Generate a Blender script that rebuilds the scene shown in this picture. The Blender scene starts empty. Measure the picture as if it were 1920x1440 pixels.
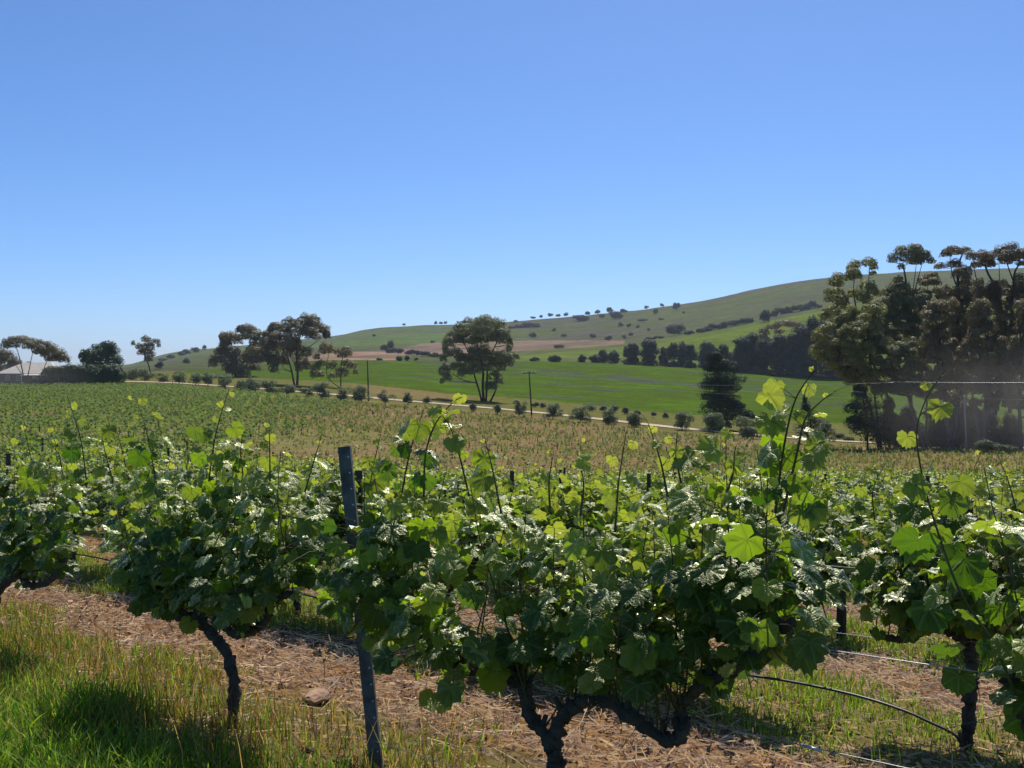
import bpy, math, random
import numpy as np
from mathutils import Vector, Matrix
R = math.radians
rng = np.random.default_rng(7)
random.seed(7)
SC = bpy.context.scene
COL = SC.collection

# ------------------------------------------------------------------ camera, sky, sun, exposure
EYE = 1.72
cam_d = bpy.data.cameras.new("camera"); cam = bpy.data.objects.new("camera", cam_d); COL.objects.link(cam)
cam_d.sensor_width = 36.0; cam_d.lens = 36.0; cam_d.clip_start = 0.1; cam_d.clip_end = 12000
cam.location = (0, 0, EYE); cam.rotation_euler = (R(90 - 0.597), 0, 0)
SC.camera = cam
SUN_EL, SUN_AZ = 55.0, 14.0          # azimuth clockwise from +Y
w = bpy.data.worlds.new("World"); SC.world = w; w.use_nodes = True
nt = w.node_tree; nt.nodes.clear()
sky = nt.nodes.new("ShaderNodeTexSky"); sky.sky_type = 'NISHITA'; sky.sun_disc = False
sky.sun_elevation = R(SUN_EL); sky.sun_rotation = R(SUN_AZ)
sky.altitude = 0; sky.air_density = 0.7; sky.dust_density = 0.5; sky.ozone_density = 10.0
bgn = nt.nodes.new("ShaderNodeBackground"); bgn.inputs[1].default_value = 0.140
wo = nt.nodes.new("ShaderNodeOutputWorld")
hs_ = nt.nodes.new('ShaderNodeHueSaturation'); hs_.inputs['Saturation'].default_value = 1.09
nt.links.new(sky.outputs[0], hs_.inputs['Color']); nt.links.new(hs_.outputs[0], bgn.inputs[0]); nt.links.new(bgn.outputs[0], wo.inputs[0])
sd = bpy.data.lights.new("sun", 'SUN'); sd.energy = 5.0; sd.angle = R(0.53); sd.color = (1.0, 0.955, 0.88)
sun = bpy.data.objects.new("sun", sd); COL.objects.link(sun)
sv = Vector((math.sin(R(SUN_AZ)) * math.cos(R(SUN_EL)), math.cos(R(SUN_AZ)) * math.cos(R(SUN_EL)), math.sin(R(SUN_EL))))
sun.rotation_euler = sv.to_track_quat('Z', 'Y').to_euler(); sun.location = sv * 60
vs = SC.view_settings; vs.view_transform = 'Standard'; vs.look = 'None'; vs.exposure = 0.0; vs.gamma = 1.0
SC.cycles.max_bounces = 6; SC.cycles.diffuse_bounces = 3; SC.cycles.transmission_bounces = 4; SC.cycles.transparent_max_bounces = 4; SC.cycles.volume_bounces = 0
SC.cycles.sample_clamp_indirect = 4.0

# ------------------------------------------------------------------ helpers
def alb(r, g, b, k=1.35):
    f = lambda c: ((c / 255 + .055) / 1.055) ** 2.4 if c > 10 else c / 255 / 12.92
    return (f(r) / k, f(g) / k, f(b) / k)

def mesh(name, V, Fs, mats=None, smooth=False, attrs=None, midx=None):
    """V (n,3); Fs list of (m,k) index arrays of fixed arity."""
    V = np.asarray(V, dtype=np.float32)
    me = bpy.data.meshes.new(name)
    Fs = [np.asarray(f, dtype=np.int32) for f in Fs if len(f)]
    me.vertices.add(len(V)); me.vertices.foreach_set("co", V.ravel())
    tot = np.concatenate([np.full(len(f), f.shape[1], dtype=np.int32) for f in Fs])
    li = np.concatenate([f.ravel() for f in Fs])
    me.loops.add(len(li)); me.loops.foreach_set("vertex_index", li)
    me.polygons.add(len(tot))
    st = np.zeros(len(tot), dtype=np.int32); st[1:] = np.cumsum(tot)[:-1]
    me.polygons.foreach_set("loop_start", st)
    if midx is not None: me.polygons.foreach_set("material_index", np.asarray(midx, dtype=np.int32))
    me.polygons.foreach_set("use_smooth", np.full(len(tot), smooth))
    if attrs:
        for an, (ty, arr) in attrs.items():
            a = me.attributes.new(an, ty, 'POINT')
            arr = np.asarray(arr, dtype=np.float32)
            a.data.foreach_set({'FLOAT': 'value', 'FLOAT_VECTOR': 'vector', 'FLOAT_COLOR': 'color'}[ty], arr.ravel())
    me.update(); me.validate()
    for m in (mats if isinstance(mats, (list, tuple)) else [mats]):
        if m: me.materials.append(m)
    return me

def link(name, me, parent=None, loc=(0, 0, 0), rz=0.0):
    o = bpy.data.objects.new(name, me); COL.objects.link(o); o.location = loc; o.rotation_euler = (0, 0, rz)
    if parent: o.parent = parent
    return o

def tag(o, label=None, cat=None, group=None, kind=None):
    if label: o["label"] = label
    if cat: o["category"] = cat
    if group: o["group"] = group
    if kind: o["kind"] = kind
    return o

def thing(name, label, cat, loc, group=None, rz=0.0):
    return tag(link(name, None, None, loc, rz), label, cat, group)

class Geo:
    """Accumulates pieces of one mesh."""
    def __init__(s): s.V = []; s.F = {}; s.n = 0; s.A = []
    def add(s, V, *Fs, a=None):
        V = np.asarray(V, float)
        s.V.append(V)
        for f in Fs:
            f = np.asarray(f, int)
            if len(f): s.F.setdefault(f.shape[1], []).append(f + s.n)
        s.n += len(V)
        s.A.append(np.zeros((len(V), 3)) if a is None else np.broadcast_to(np.asarray(a, float), (len(V), 3)))
    def build(s, name, mats, smooth=False, attr=None):
        V = np.concatenate(s.V); Fs = [np.concatenate(v) for v in s.F.values()]
        return mesh(name, V, Fs, mats, smooth, {attr: ('FLOAT_VECTOR', np.concatenate(s.A))} if attr else None)
    def box(s, c, h, rot=None, a=None):
        c = np.array(c, float); h = np.array(h, float)
        v = np.array([[x, y, z] for z in (-1, 1) for y in (-1, 1) for x in (-1, 1)], float) * h
        if rot is not None: v = v @ np.array(rot).T
        s.add(v + c, [[0, 2, 3, 1], [4, 5, 7, 6], [0, 1, 5, 4], [2, 6, 7, 3], [0, 4, 6, 2], [1, 3, 7, 5]], a=a)
    def tube(s, pts, rad, n=6, wob=0.0, a=None, cap=True):
        P = np.asarray(pts, float); k = len(P)
        rad = np.broadcast_to(np.asarray(rad, float), (k,))
        T = np.gradient(P, axis=0); T /= np.linalg.norm(T, axis=1, keepdims=True) + 1e-9
        ref = np.array([0.0, 1.0, 0.0]) if abs(T[:, 1]).mean() < .8 else np.array([1.0, 0, 0])
        A = np.cross(T, ref); A /= np.linalg.norm(A, axis=1, keepdims=True) + 1e-9
        B = np.cross(T, A)
        th = np.linspace(0, 2 * np.pi, n, endpoint=False)
        rr = rad[:, None] * (1 + (rng.normal(0, wob, (k, n)) if wob else 0))
        V = P[:, None, :] + rr[..., None] * (np.cos(th)[None, :, None] * A[:, None, :] + np.sin(th)[None, :, None] * B[:, None, :])
        i = np.arange(k - 1)[:, None] * n; j = np.arange(n)[None, :]; j2 = (j + 1) % n
        F = np.stack([i + j, i + j2, i + n + j2, i + n + j], -1).reshape(-1, 4)
        V = V.reshape(-1, 3)
        if cap:
            V = np.vstack([V, P[0] , P[-1]])
            c0, c1 = k * n, k * n + 1
            jj = np.arange(n); T0 = np.stack([np.full(n, c0), (jj + 1) % n, jj], 1)
            T1 = np.stack([np.full(n, c1), (k - 1) * n + jj, (k - 1) * n + (jj + 1) % n], 1)
            s.add(V, F, np.vstack([T0, T1]), a=a)
        else: s.add(V, F, a=a)

def smoothline(pts, n):
    """Catmull-Rom resample."""
    P = np.asarray(pts, float)
    if len(P) < 3:
        u = np.linspace(0, 1, n)[:, None]; return P[0] * (1 - u) + P[-1] * u
    Q = np.vstack([2 * P[0] - P[1], P, 2 * P[-1] - P[-2]])
    out = []
    for u in np.linspace(0, len(P) - 1 - 1e-6, n):
        i = int(u); f = u - i
        a, b, c, d = Q[i], Q[i + 1], Q[i + 2], Q[i + 3]
        out.append(.5 * ((2 * b) + (c - a) * f + (2 * a - 5 * b + 4 * c - d) * f * f + (3 * b - a - 3 * c + d) * f ** 3))
    return np.array(out)

# ------------------------------------------------------------------ terrain heights
# Each line is a distance from the camera and, across the view, either a ground height 'z' or a
# bearing slope 'Y' measured on the photograph.
TAB = [
 (0,   'z', [(0, 0), (1920, 0)]),
 (12,  'z', [(0, -.76), (300, -.80), (600, -.84), (900, -.86), (1200, -.9), (1900, -.92)]),
 (25,  'z', [(0, -1.35), (300, -1.55), (600, -1.8), (900, -1.98), (1200, -2.1), (1500, -2.14), (1900, -2.2)]),
 (40,  'z', [(0, -2.0), (300, -2.35), (600, -2.85), (900, -3.15), (1200, -3.35), (1500, -3.45), (1900, -3.45)]),
 (70,  'z', [(0, -3.3), (300, -3.75), (600, -4.3), (900, -4.7), (1200, -4.9), (1500, -5.05), (1900, -5.0)]),
 (100, 'Y', [(0, 795), (300, 800), (600, 815), (900, 838), (1200, 852), (1500, 858), (1900, 854)]),
 (130, 'Y', [(0, 765), (300, 768), (600, 785), (900, 808), (1200, 828), (1500, 840), (1900, 838)]),
 (170, 'Y', [(0, 745), (300, 746), (600, 763), (900, 783), (1200, 803), (1500, 818), (1900, 826)]),
 (210, 'Y', [(0, 729), (300, 730), (600, 748), (900, 760), (1200, 778), (1500, 795), (1900, 812)]),
 (250, 'Y', [(0, 719), (300, 718), (600, 733), (900, 744), (1200, 757), (1500, 775), (1900, 795)]),
 (300, 'Y', [(0, 714), (300, 711), (600, 716), (900, 725), (1200, 738), (1500, 755), (1900, 778)]),
 (400, 'Y', [(0, 706), (300, 702), (600, 690), (900, 693), (1200, 702), (1500, 720), (1900, 748)]),
 (470, 'Y', [(0, 703), (300, 697), (420, 690), (600, 677), (900, 679), (1100, 678), (1200, 684), (1300, 689), (1400, 698), (1500, 705), (1900, 728)]),
 (530, 'Y', [(0, 703), (300, 697), (420, 691), (600, 678), (900, 680), (1200, 685), (1300, 690), (1400, 698), (1500, 705), (1900, 726)]),
 (700, 'Y', [(0, 699), (300, 691), (620, 671), (830, 664), (960, 661), (1155, 645), (1240, 637), (1300, 627), (1400, 608), (1540, 579), (1700, 560), (1900, 550)]),
 (790, 'Y', [(0, 698), (300, 690), (620, 667), (830, 662), (960, 663), (1155, 648), (1240, 641), (1300, 631), (1400, 612), (1540, 584), (1700, 566), (1900, 556)]),
 (1100,'Y', [(0, 696), (250, 691), (340, 672), (420, 668), (620, 652), (830, 643), (960, 640), (1155, 632), (1240, 620), (1300, 608), (1400, 590), (1540, 566), (1700, 545), (1900, 535)]),
 (1600,'Y', [(0, 695), (150, 695), (228, 690), (290, 668), (340, 657), (415, 650), (520, 640), (620, 631), (700, 612), (760, 609), (830, 608), (890, 606), (960, 602),
             (1000, 596), (1100, 590), (1200, 578), (1300, 565), (1400, 543), (1500, 523), (1600, 513), (1700, 508), (1900, 500)]),
 (2100,'Y', [(0, 697), (1000, 640), (1900, 560)]),
 (3000,'Y', [(0, 699), (1900, 690)]),
 (9000,'Y', [(0, 700.2), (1900, 700.2)]),
]
PXG = np.arange(-1200, 3121, 20.0)
DK = np.array([r[0] for r in TAB], float)
ZT = np.zeros((len(PXG), len(TAB)))
for j, (D, kd, L) in enumerate(TAB):
    v = np.interp(PXG, [a for a, b in L], [b for a, b in L])
    ZT[:, j] = v if kd == 'z' else EYE + (700 - v) / 1920 * D
ker = np.exp(-np.arange(-3, 4) ** 2 / 3.0); ker /= ker.sum()
ZT = np.stack([np.convolve(np.pad(ZT[:, j], 3, 'edge'), ker, 'valid') for j in range(len(TAB))], 1)
LG = np.linspace(0, np.log(9001), 900)        # log(D+1)
DG = np.exp(LG) - 1
ZG = np.stack([np.interp(DG, DK, ZT[i]) for i in range(len(PXG))], 0)
k2 = np.exp(-np.arange(-6, 7) ** 2 / 12.0); k2 /= k2.sum()
ZG = np.stack([np.convolve(np.pad(z, 6, 'edge'), k2, 'valid') for z in ZG], 0)

def vnoise(x, y, s, seed=0):
    """cheap smooth value noise"""
    r = np.random.default_rng(seed).random((64, 64))
    u = x * s; v = y * s; i = np.floor(u).astype(int); j = np.floor(v).astype(int); a = u - i; b = v - j
    a = a * a * (3 - 2 * a); b = b * b * (3 - 2 * b)
    g = lambda p, q: r[p % 64, q % 64]
    return (g(i, j) * (1 - a) + g(i + 1, j) * a) * (1 - b) + (g(i, j + 1) * (1 - a) + g(i + 1, j + 1) * a) * b

def hz0(x, y):
    """ground height at world x, y (arrays)"""
    x = np.asarray(x, float); y = np.asarray(y, float)
    D = np.maximum(y, 0.0)
    px = 960 + 1920 * x / np.maximum(D, 4.0)
    fi = np.clip((px - PXG[0]) / 20.0, 0, len(PXG) - 1.001); i = fi.astype(int); fi = fi - i
    fj = np.clip(np.log(D + 1) / LG[1], 0, len(LG) - 1.001); j = fj.astype(int); fj = fj - j
    z = (ZG[i, j] * (1 - fi) + ZG[i + 1, j] * fi) * (1 - fj) + (ZG[i, j + 1] * (1 - fi) + ZG[i + 1, j + 1] * fi) * fj
    return z

def hz(x, y):
    x = np.asarray(x, float); y = np.asarray(y, float)
    n = np.clip((14 - y) / 6, 0, 1); m = np.clip((y - 60) / 100, 0, 1)
    return hz0(x, y) + n * ((vnoise(x, y, 2.3, 1) - .5) * .05 + (vnoise(x, y, 7, 2) - .5) * .025) \
        + m * (vnoise(x, y, .03, 3) - .5) * .003 * np.minimum(np.abs(y), 700)

def at(px, py, D):
    return np.array([(px - 960) / 1920 * D, D, EYE + (700 - py) / 1920 * D])

def hit(px, py, dmin=20.0, dmax=1700.0):
    """first ground point seen at that bearing beyond dmin (nearest miss if none)"""
    D = np.exp(np.linspace(np.log(dmin), np.log(dmax), 1500)); t = (px - 960) / 1920
    z = hz(t * D, D); ray = EYE + (700 - py) / 1920 * D
    below = np.nonzero(z >= ray)[0]
    k = below[0] if len(below) else np.argmin((ray - z) / D)
    return np.array([t * D[k], D[k], z[k]])

# rows: q = y + 0.9 x is constant along a row
RD = np.array([1.0, -0.9]) / math.hypot(1, .9)
ROW_ANG = math.atan2(RD[1], RD[0])
Q0, QS = 4.63, 3.67
def rowpt(q, px, py):
    t = (px - 960) / 1920; D = q / (1 + .9 * t)
    return at(px, py, D)
def on_row(q, s):
    """point at signed length s along the row from x=0"""
    x = s / math.hypot(1, .9); y = q - .9 * x
    return np.array([x, y, float(hz(x, y))])

# ------------------------------------------------------------------ materials
def nodemat(name):
    m = bpy.data.materials.new(name); m.use_nodes = True
    n = m.node_tree; n.nodes.clear()
    return m, n
def N(nt, ty, **kw):
    n = nt.nodes.new(ty)
    for k, v in kw.items():
        if k.startswith('i'): 
            idx = k[1:]; n.inputs[int(idx) if idx.isdigit() else idx].default_value = v
        else: setattr(n, k, v)
    return n
def L(nt, a, b): nt.links.new(a, b)
def noise(nt, scale, detail=3, vec=None, rough=.55, lac=2.0):
    n = N(nt, "ShaderNodeTexNoise"); n.inputs["Scale"].default_value = scale; n.inputs["Detail"].default_value = detail
    n.inputs["Roughness"].default_value = rough
    if vec is not None: L(nt, vec, n.inputs["Vector"])
    return n
def ramp(nt, fac, stops):
    r = N(nt, "ShaderNodeValToRGB"); e = r.color_ramp.elements
    while len(e) < len(stops): e.new(.5)
    for k, (p, c) in enumerate(stops):
        e[k].position = p; e[k].color = (*c, 1) if len(c) == 3 else c
    L(nt, fac, r.inputs[0]); return r
def mixc(nt, fac, a, b, mode='MIX'):
    m = N(nt, "ShaderNodeMix", data_type='RGBA', blend_type=mode)
    for sock, v in ((m.inputs[0], fac), (m.inputs[6], a), (m.inputs[7], b)):
        if isinstance(v, (int, float)): sock.default_value = v
        elif isinstance(v, tuple): sock.default_value = (*v, 1)
        else: L(nt, v, sock)
    return m.outputs[2]
def maprange(nt, v, a, b, c=0.0, d=1.0):
    m = N(nt, "ShaderNodeMapRange"); L(nt, v, m.inputs[0])
    for k, x in enumerate((a, b, c, d)): m.inputs[k + 1].default_value = x
    return m.outputs[0]
def math_(nt, op, a, b=None, c=None):
    m = N(nt, "ShaderNodeMath", operation=op)
    for k, v in enumerate((a, b, c)):
        if v is None: continue
        if isinstance(v, (int, float)): m.inputs[k].default_value = v
        else: L(nt, v, m.inputs[k])
    return m.outputs[0]

def simple(name, col, rough=.8, bump=None, var=None, metal=0.0, spec=.3):
    m, n = nodemat(name)
    p = N(n, "ShaderNodeBsdfPrincipled"); p.inputs["Roughness"].default_value = rough; p.inputs["Metallic"].default_value = metal
    p.inputs["Specular IOR Level"].default_value = spec
    tc = N(n, "ShaderNodeTexCoord")
    if var:
        nz = noise(n, var[0], 5, tc.outputs["Object"], .65)
        L(n, mixc(n, maprange(n, nz.outputs[0], .35, .68), tuple(col), tuple(var[1])), p.inputs["Base Color"])
    else: p.inputs["Base Color"].default_value = (*col, 1)
    if bump:
        nb = noise(n, bump[0], 6, tc.outputs["Object"], .7)
        b = N(n, "ShaderNodeBump"); b.inputs["Strength"].default_value = bump[1]; b.inputs["Distance"].default_value = bump[2]
        L(n, nb.outputs[0], b.inputs["Height"]); L(n, b.outputs[0], p.inputs["Normal"])
    o = N(n, "ShaderNodeOutputMaterial"); L(n, p.outputs[0], o.inputs[0]); return m

def foliage(name, c1, c2, trans, rough=.6, spec=.35, tfac=.3):
    """small-leaf foliage; colour varies leaf by leaf"""
    m, n = nodemat(name)
    g = N(n, "ShaderNodeNewGeometry")
    col = mixc(n, g.outputs["Random Per Island"], tuple(c1), tuple(c2))
    tc = N(n, "ShaderNodeTexCoord")
    nz = noise(n, .5, 2, tc.outputs["Object"])
    col = mixc(n, maprange(n, nz.outputs[0], .45, .62, 0, .75), col, tuple(np.array(c2) * 1.15))
    p = N(n, "ShaderNodeBsdfPrincipled"); p.inputs["Roughness"].default_value = rough
    p.inputs["Specular IOR Level"].default_value = spec
    L(n, col, p.inputs["Base Color"])
    t = N(n, "ShaderNodeBsdfTranslucent"); t.inputs[0].default_value = (*trans, 1)
    mx = N(n, "ShaderNodeMixShader"); mx.inputs[0].default_value = tfac
    L(n, p.outputs[0], mx.inputs[1]); L(n, t.outputs[0], mx.inputs[2])
    o = N(n, "ShaderNodeOutputMaterial"); L(n, mx.outputs[0], o.inputs[0]); return m

def vine_leaf_mat():
    """attribute lf = (u, v across the blade, age 0..1)"""
    m, n = nodemat("vine_leaf")
    at_ = N(n, "ShaderNodeAttribute", attribute_name="lf")
    sx = N(n, "ShaderNodeSeparateXYZ"); L(n, at_.outputs["Vector"], sx.inputs[0])
    u, v, age = sx.outputs
    g = N(n, "ShaderNodeNewGeometry")
    ab = math_(n, 'ABSOLUTE', u)
    ang = math_(n, 'ARCTAN2', ab, v)
    rad = math_(n, 'SQRT', math_(n, 'ADD', math_(n, 'MULTIPLY', u, u), math_(n, 'MULTIPLY', v, v)))
    d = None
    for a0 in (0.0, .90, 1.85):
        da = math_(n, 'ABSOLUTE', math_(n, 'SUBTRACT', ang, a0))
        d = da if d is None else math_(n, 'MINIMUM', d, da)
    vd = math_(n, 'MULTIPLY', d, rad)                       # distance to the nearest main vein
    vein = maprange(n, vd, .012, .05, 1.0, 0.0)
    cb = N(n, "ShaderNodeCombineXYZ"); L(n, u, cb.inputs[0]); L(n, v, cb.inputs[1]); L(n, math_(n, 'MULTIPLY', g.outputs["Random Per Island"], 40.0), cb.inputs[2])
    vo = N(n, "ShaderNodeTexVoronoi", feature='DISTANCE_TO_EDGE'); vo.inputs["Scale"].default_value = 8.5; L(n, cb.outputs[0], vo.inputs["Vector"])
    nz = noise(n, 6.0, 3, cb.outputs[0])
    pill = maprange(n, vo.outputs["Distance"], 0, .16)
    h = math_(n, 'ADD', math_(n, 'MULTIPLY', pill, .5), math_(n, 'MULTIPLY', nz.outputs[0], .7))
    h = math_(n, 'SUBTRACT', h, math_(n, 'MULTIPLY', vein, .8))
    bp = N(n, "ShaderNodeBump"); bp.inputs["Strength"].default_value = .40; bp.inputs["Distance"].default_value = .012
    L(n, h, bp.inputs["Height"])
    rnd = g.outputs["Random Per Island"]
    mature = mixc(n, rnd, (.019, .052, .004), (.046, .104, .008))
    young = mixc(n, rnd, (.24, .34, .045), (.36, .40, .08))
    base = mixc(n, age, mature, young)
    base = mixc(n, math_(n, 'MULTIPLY', vein, .55), base, (.20, .30, .09))
    under = mixc(n, .3, base, (.12, .18, .08))
    base = mixc(n, g.outputs["Backfacing"], base, under)
    p = N(n, "ShaderNodeBsdfPrincipled"); L(n, base, p.inputs["Base Color"]); L(n, bp.outputs[0], p.inputs["Normal"])
    p.inputs["Specular IOR Level"].default_value = 0.0; p.inputs["Roughness"].default_value = .8
    tm = mixc(n, math_(n, 'POWER', rnd, 2.4), (.075, .20, .002), (.56, .84, .012))
    ty = mixc(n, age, tm, (.78, .80, .07))
    tcol = mixc(n, math_(n, 'MULTIPLY', vein, .35), ty, (.10, .18, .02))
    t = N(n, "ShaderNodeBsdfTranslucent"); L(n, tcol, t.inputs[0])
    mx = N(n, "ShaderNodeMixShader"); mx.inputs[0].default_value = .45
    L(n, p.outputs[0], mx.inputs[1]); L(n, t.outputs[0], mx.inputs[2])
    gl = N(n, "ShaderNodeBsdfGlossy"); gl.inputs["Color"].default_value = (.96, .96, .72, 1); L(n, bp.outputs[0], gl.inputs["Normal"])
    L(n, math_(n, 'ADD', math_(n, 'MULTIPLY', g.outputs["Backfacing"], .2), maprange(n, nz.outputs[0], .3, .7, .42, .54)), gl.inputs["Roughness"])
    fr = N(n, "ShaderNodeFresnel"); fr.inputs["IOR"].default_value = 1.5; L(n, bp.outputs[0], fr.inputs["Normal"])
    m2 = N(n, "ShaderNodeMixShader"); L(n, math_(n, 'MULTIPLY', fr.outputs[0], math_(n, 'SUBTRACT', .74, math_(n, 'MULTIPLY', g.outputs["Backfacing"], .5))), m2.inputs[0])
    L(n, mx.outputs[0], m2.inputs[1]); L(n, gl.outputs[0], m2.inputs[2]); mx = m2
    o = N(n, "ShaderNodeOutputMaterial"); L(n, mx.outputs[0], o.inputs[0]); return m

def attr_mat(name, an="hue", tfac=.35, rough=.6, spec=.3, tk=1.6):
    """colour straight from a per-vertex attribute (blade, straw or litter colour)"""
    m, n = nodemat(name)
    a = N(n, "ShaderNodeAttribute", attribute_name=an)
    p = N(n, "ShaderNodeBsdfPrincipled"); p.inputs["Roughness"].default_value = rough; p.inputs["Specular IOR Level"].default_value = spec
    L(n, a.outputs["Color"], p.inputs["Base Color"])
    o = N(n, "ShaderNodeOutputMaterial")
    if tfac > 0:
        t = N(n, "ShaderNodeBsdfTranslucent"); L(n, mixc(n, 1.0, a.outputs["Color"], (tk, tk, tk * .6), 'MULTIPLY'), t.inputs[0])
        mx = N(n, "ShaderNodeMixShader"); mx.inputs[0].default_value = tfac
        L(n, p.outputs[0], mx.inputs[1]); L(n, t.outputs[0], mx.inputs[2]); L(n, mx.outputs[0], o.inputs[0])
    else: L(n, p.outputs[0], o.inputs[0])
    return m

def land_mat(name, fine, coarse, tint, tint_amt, bump=.02, tscale=.02, lo=.48, hi=.62, stretch=1.0, tint2=None):
    """land-cover colour attribute 'cover' broken up with noise and patches of 'tint'"""
    m, n = nodemat(name)
    a = N(n, "ShaderNodeAttribute", attribute_name="cover")
    g = N(n, "ShaderNodeNewGeometry")
    mp = N(n, "ShaderNodeMapping"); mp.inputs["Scale"].default_value = (1.0, stretch, 1.0); L(n, g.outputs["Position"], mp.inputs[0])
    nf = noise(n, fine, 5, g.outputs["Position"], .7)
    nc = noise(n, coarse, 4, mp.outputs[0], .6)
    ntz = noise(n, tscale, 5, mp.outputs[0], .68)
    col = mixc(n, maprange(n, ntz.outputs[0], lo, hi, 0, tint_amt), a.outputs["Color"], tuple(tint))
    if tint2:
        nq = noise(n, tscale * 2.7, 4, g.outputs["Position"], .6)
        col = mixc(n, maprange(n, nq.outputs[0], .5, .66, 0, tint2[1]), col, tuple(tint2[0]))
    k = math_(n, 'MULTIPLY', maprange(n, nf.outputs[0], .25, .75, .62, 1.38), maprange(n, nc.outputs[0], .3, .7, .8, 1.2))
    kk = N(n, "ShaderNodeCombineColor"); [L(n, k, kk.inputs[i]) for i in range(3)]
    col = mixc(n, 1.0, col, kk.outputs[0], 'MULTIPLY')
    p = N(n, "ShaderNodeBsdfPrincipled"); p.inputs["Roughness"].default_value = 1.0; p.inputs["Specular IOR Level"].default_value = 0.0
    L(n, col, p.inputs["Base Color"])
    b = N(n, "ShaderNodeBump"); b.inputs["Strength"].default_value = .8; b.inputs["Distance"].default_value = bump
    L(n, nf.outputs[0], b.inputs["Height"]); L(n, b.outputs[0], p.inputs["Normal"])
    o = N(n, "ShaderNodeOutputMaterial"); L(n, p.outputs[0], o.inputs[0]); return m

M = {}
M['leaf'] = vine_leaf_mat()
M['bark'] = simple("vine_bark", (.055, .045, .036), .95, (38, 1.0, .03), (11, (.13, .11, .09)))
M['shoot'] = simple("vine_shoot", (.10, .055, .025), .6, None, (9, (.07, .10, .02)))
M['grass'] = attr_mat("grass_blade", tfac=.45)
M['straw'] = attr_mat("straw", tfac=.1, rough=.55, spec=.4)
M['gumleaf'] = foliage("gum_leaf", (.078, .090, .042), (.215, .215, .100), (.30, .32, .09), .5, .4, .28)
M['gumleaf2'] = foliage("gum_leaf_olive", (.085, .10, .030), (.28, .265, .080), (.42, .43, .09), .5, .5, .32)
M['gumbrown'] = foliage("gum_leaf_brown", (.080, .072, .038), (.23, .180, .088), (.34, .28, .08), .5, .5, .3)
M['dark'] = foliage("pine_leaf", (.013, .025, .012), (.035, .055, .022), (.04, .07, .015), .6, .3, .15)
M['broad'] = foliage("broad_leaf", (.022, .052, .014), (.045, .095, .025), (.08, .16, .02), .5, .4, .25)
M['olive'] = foliage("bush_leaf", (.075, .098, .045), (.15, .18, .085), (.22, .29, .09), .55, .4, .25)
M['hilltree'] = foliage("hill_tree_leaf", (.035, .045, .028), (.065, .075, .042), (.06, .08, .03), .7, .2, .2)
M['gumbark'] = simple("gum_bark", (.055, .045, .036), .8, None, (.8, (.13, .11, .09)))
M['darkbark'] = simple("dark_bark", (.05, .04, .032), .9)
M['steel'] = simple("weathered_steel", (.12, .13, .13), .65, (60, .4, .004), (9, (.03, .027, .024)), metal=.0, spec=.35)
M['wood'] = simple("weathered_wood", (.05, .04, .032), .9, (30, .8, .01), (6, (.09, .075, .06)))
M['wire'] = simple("galvanised_wire", (.30, .30, .31), .35, metal=.7)
M['hose'] = simple("black_drip_hose", (.018, .018, .022), .45, spec=.5)
M['stone'] = simple("field_stone", (.48, .29, .18), .9, (18, .8, .02), (7, (.26, .16, .11)))
M['hole'] = simple("bare_metal_edge", (.45, .47, .5), .4, metal=.6)
# ------------------------------------------------------------------ ground, fields, hills, road
def yline(pts, px): return np.interp(px, [a for a, b in pts], [b for a, b in pts])
C_STRAW = alb(152, 116, 78); C_SOIL = alb(150, 118, 86); C_LUSH = alb(96, 122, 48); C_DRYG = alb(126, 116, 66)
C_YV = alb(144, 122, 86); C_YVL = alb(124, 138, 58); C_VERGE = alb(118, 118, 64); C_GREEN = alb(84, 104, 34)
C_BROWN = alb(164, 132, 110); C_SLOPE = alb(112, 128, 52); C_HILL = alb(94, 102, 58); C_HILLL = alb(98, 118, 62)
GREEN_LOW = [(360, 700), (400, 706), (600, 714), (700, 722), (840, 738), (1000, 748), (1200, 770), (1350, 782), (1500, 790), (1920, 806)]
ROAD_Y = [(200, 715), (270, 716), (420, 724), (560, 734), (690, 746), (830, 758), (1000, 773), (1130, 787), (1300, 806), (1400, 815), (1540, 826), (1700, 834), (1800, 838), (1960, 842)]

ys = np.concatenate([np.linspace(-8, 3, 24)[:-1], np.exp(np.linspace(np.log(3), np.log(9000), 720))])
us = np.linspace(-1, 1, 640)
Yg, Ug = np.meshgrid(ys, us, indexing='ij')
Wg = 9 + .72 * np.maximum(Yg, 0)
Xg = Ug * Wg
Zg = hz(Xg, Yg)
PX = 960 + 1920 * Xg / np.maximum(Yg, .5); PY = 700 - (Zg - EYE) / np.maximum(Yg, .5) * 1920
cov = np.zeros(Yg.shape + (3,))
q = Yg + .9 * Xg
ph = np.abs(((q - Q0 + QS / 2) % QS) - QS / 2)               # distance (in q) from the nearest row
wob = (vnoise(Xg, Yg, 1.1, 4) - .5) * .8
gm = np.clip((1.25 + wob - ph) / .5, 0, 1)[..., None]
base = np.array(C_STRAW) * (1 - gm) + np.array(C_DRYG) * gm
lush = np.clip((4.1 - q + wob * .6) / .6, 0, 1)[..., None]
base = base * (1 - lush) + np.array(C_LUSH) * lush
cov[:] = base
# younger plantings down the slope
f = np.clip((Yg - 34) / 14, 0, 1)[..., None]
left = np.clip((620 - PX + (PY - 780) * -2) / 200, 0, 1)[..., None]
yv = np.array(C_YV) * (1 - left) + np.array(C_YVL) * left
patch = np.clip((vnoise(Xg, Yg, .045, 5) - .42) * 4, 0, 1)[..., None]
yv = yv * (1 - patch * .55) + np.array(alb(128, 132, 74)) * patch * .55
cov = cov * (1 - f) + yv * f
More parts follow.
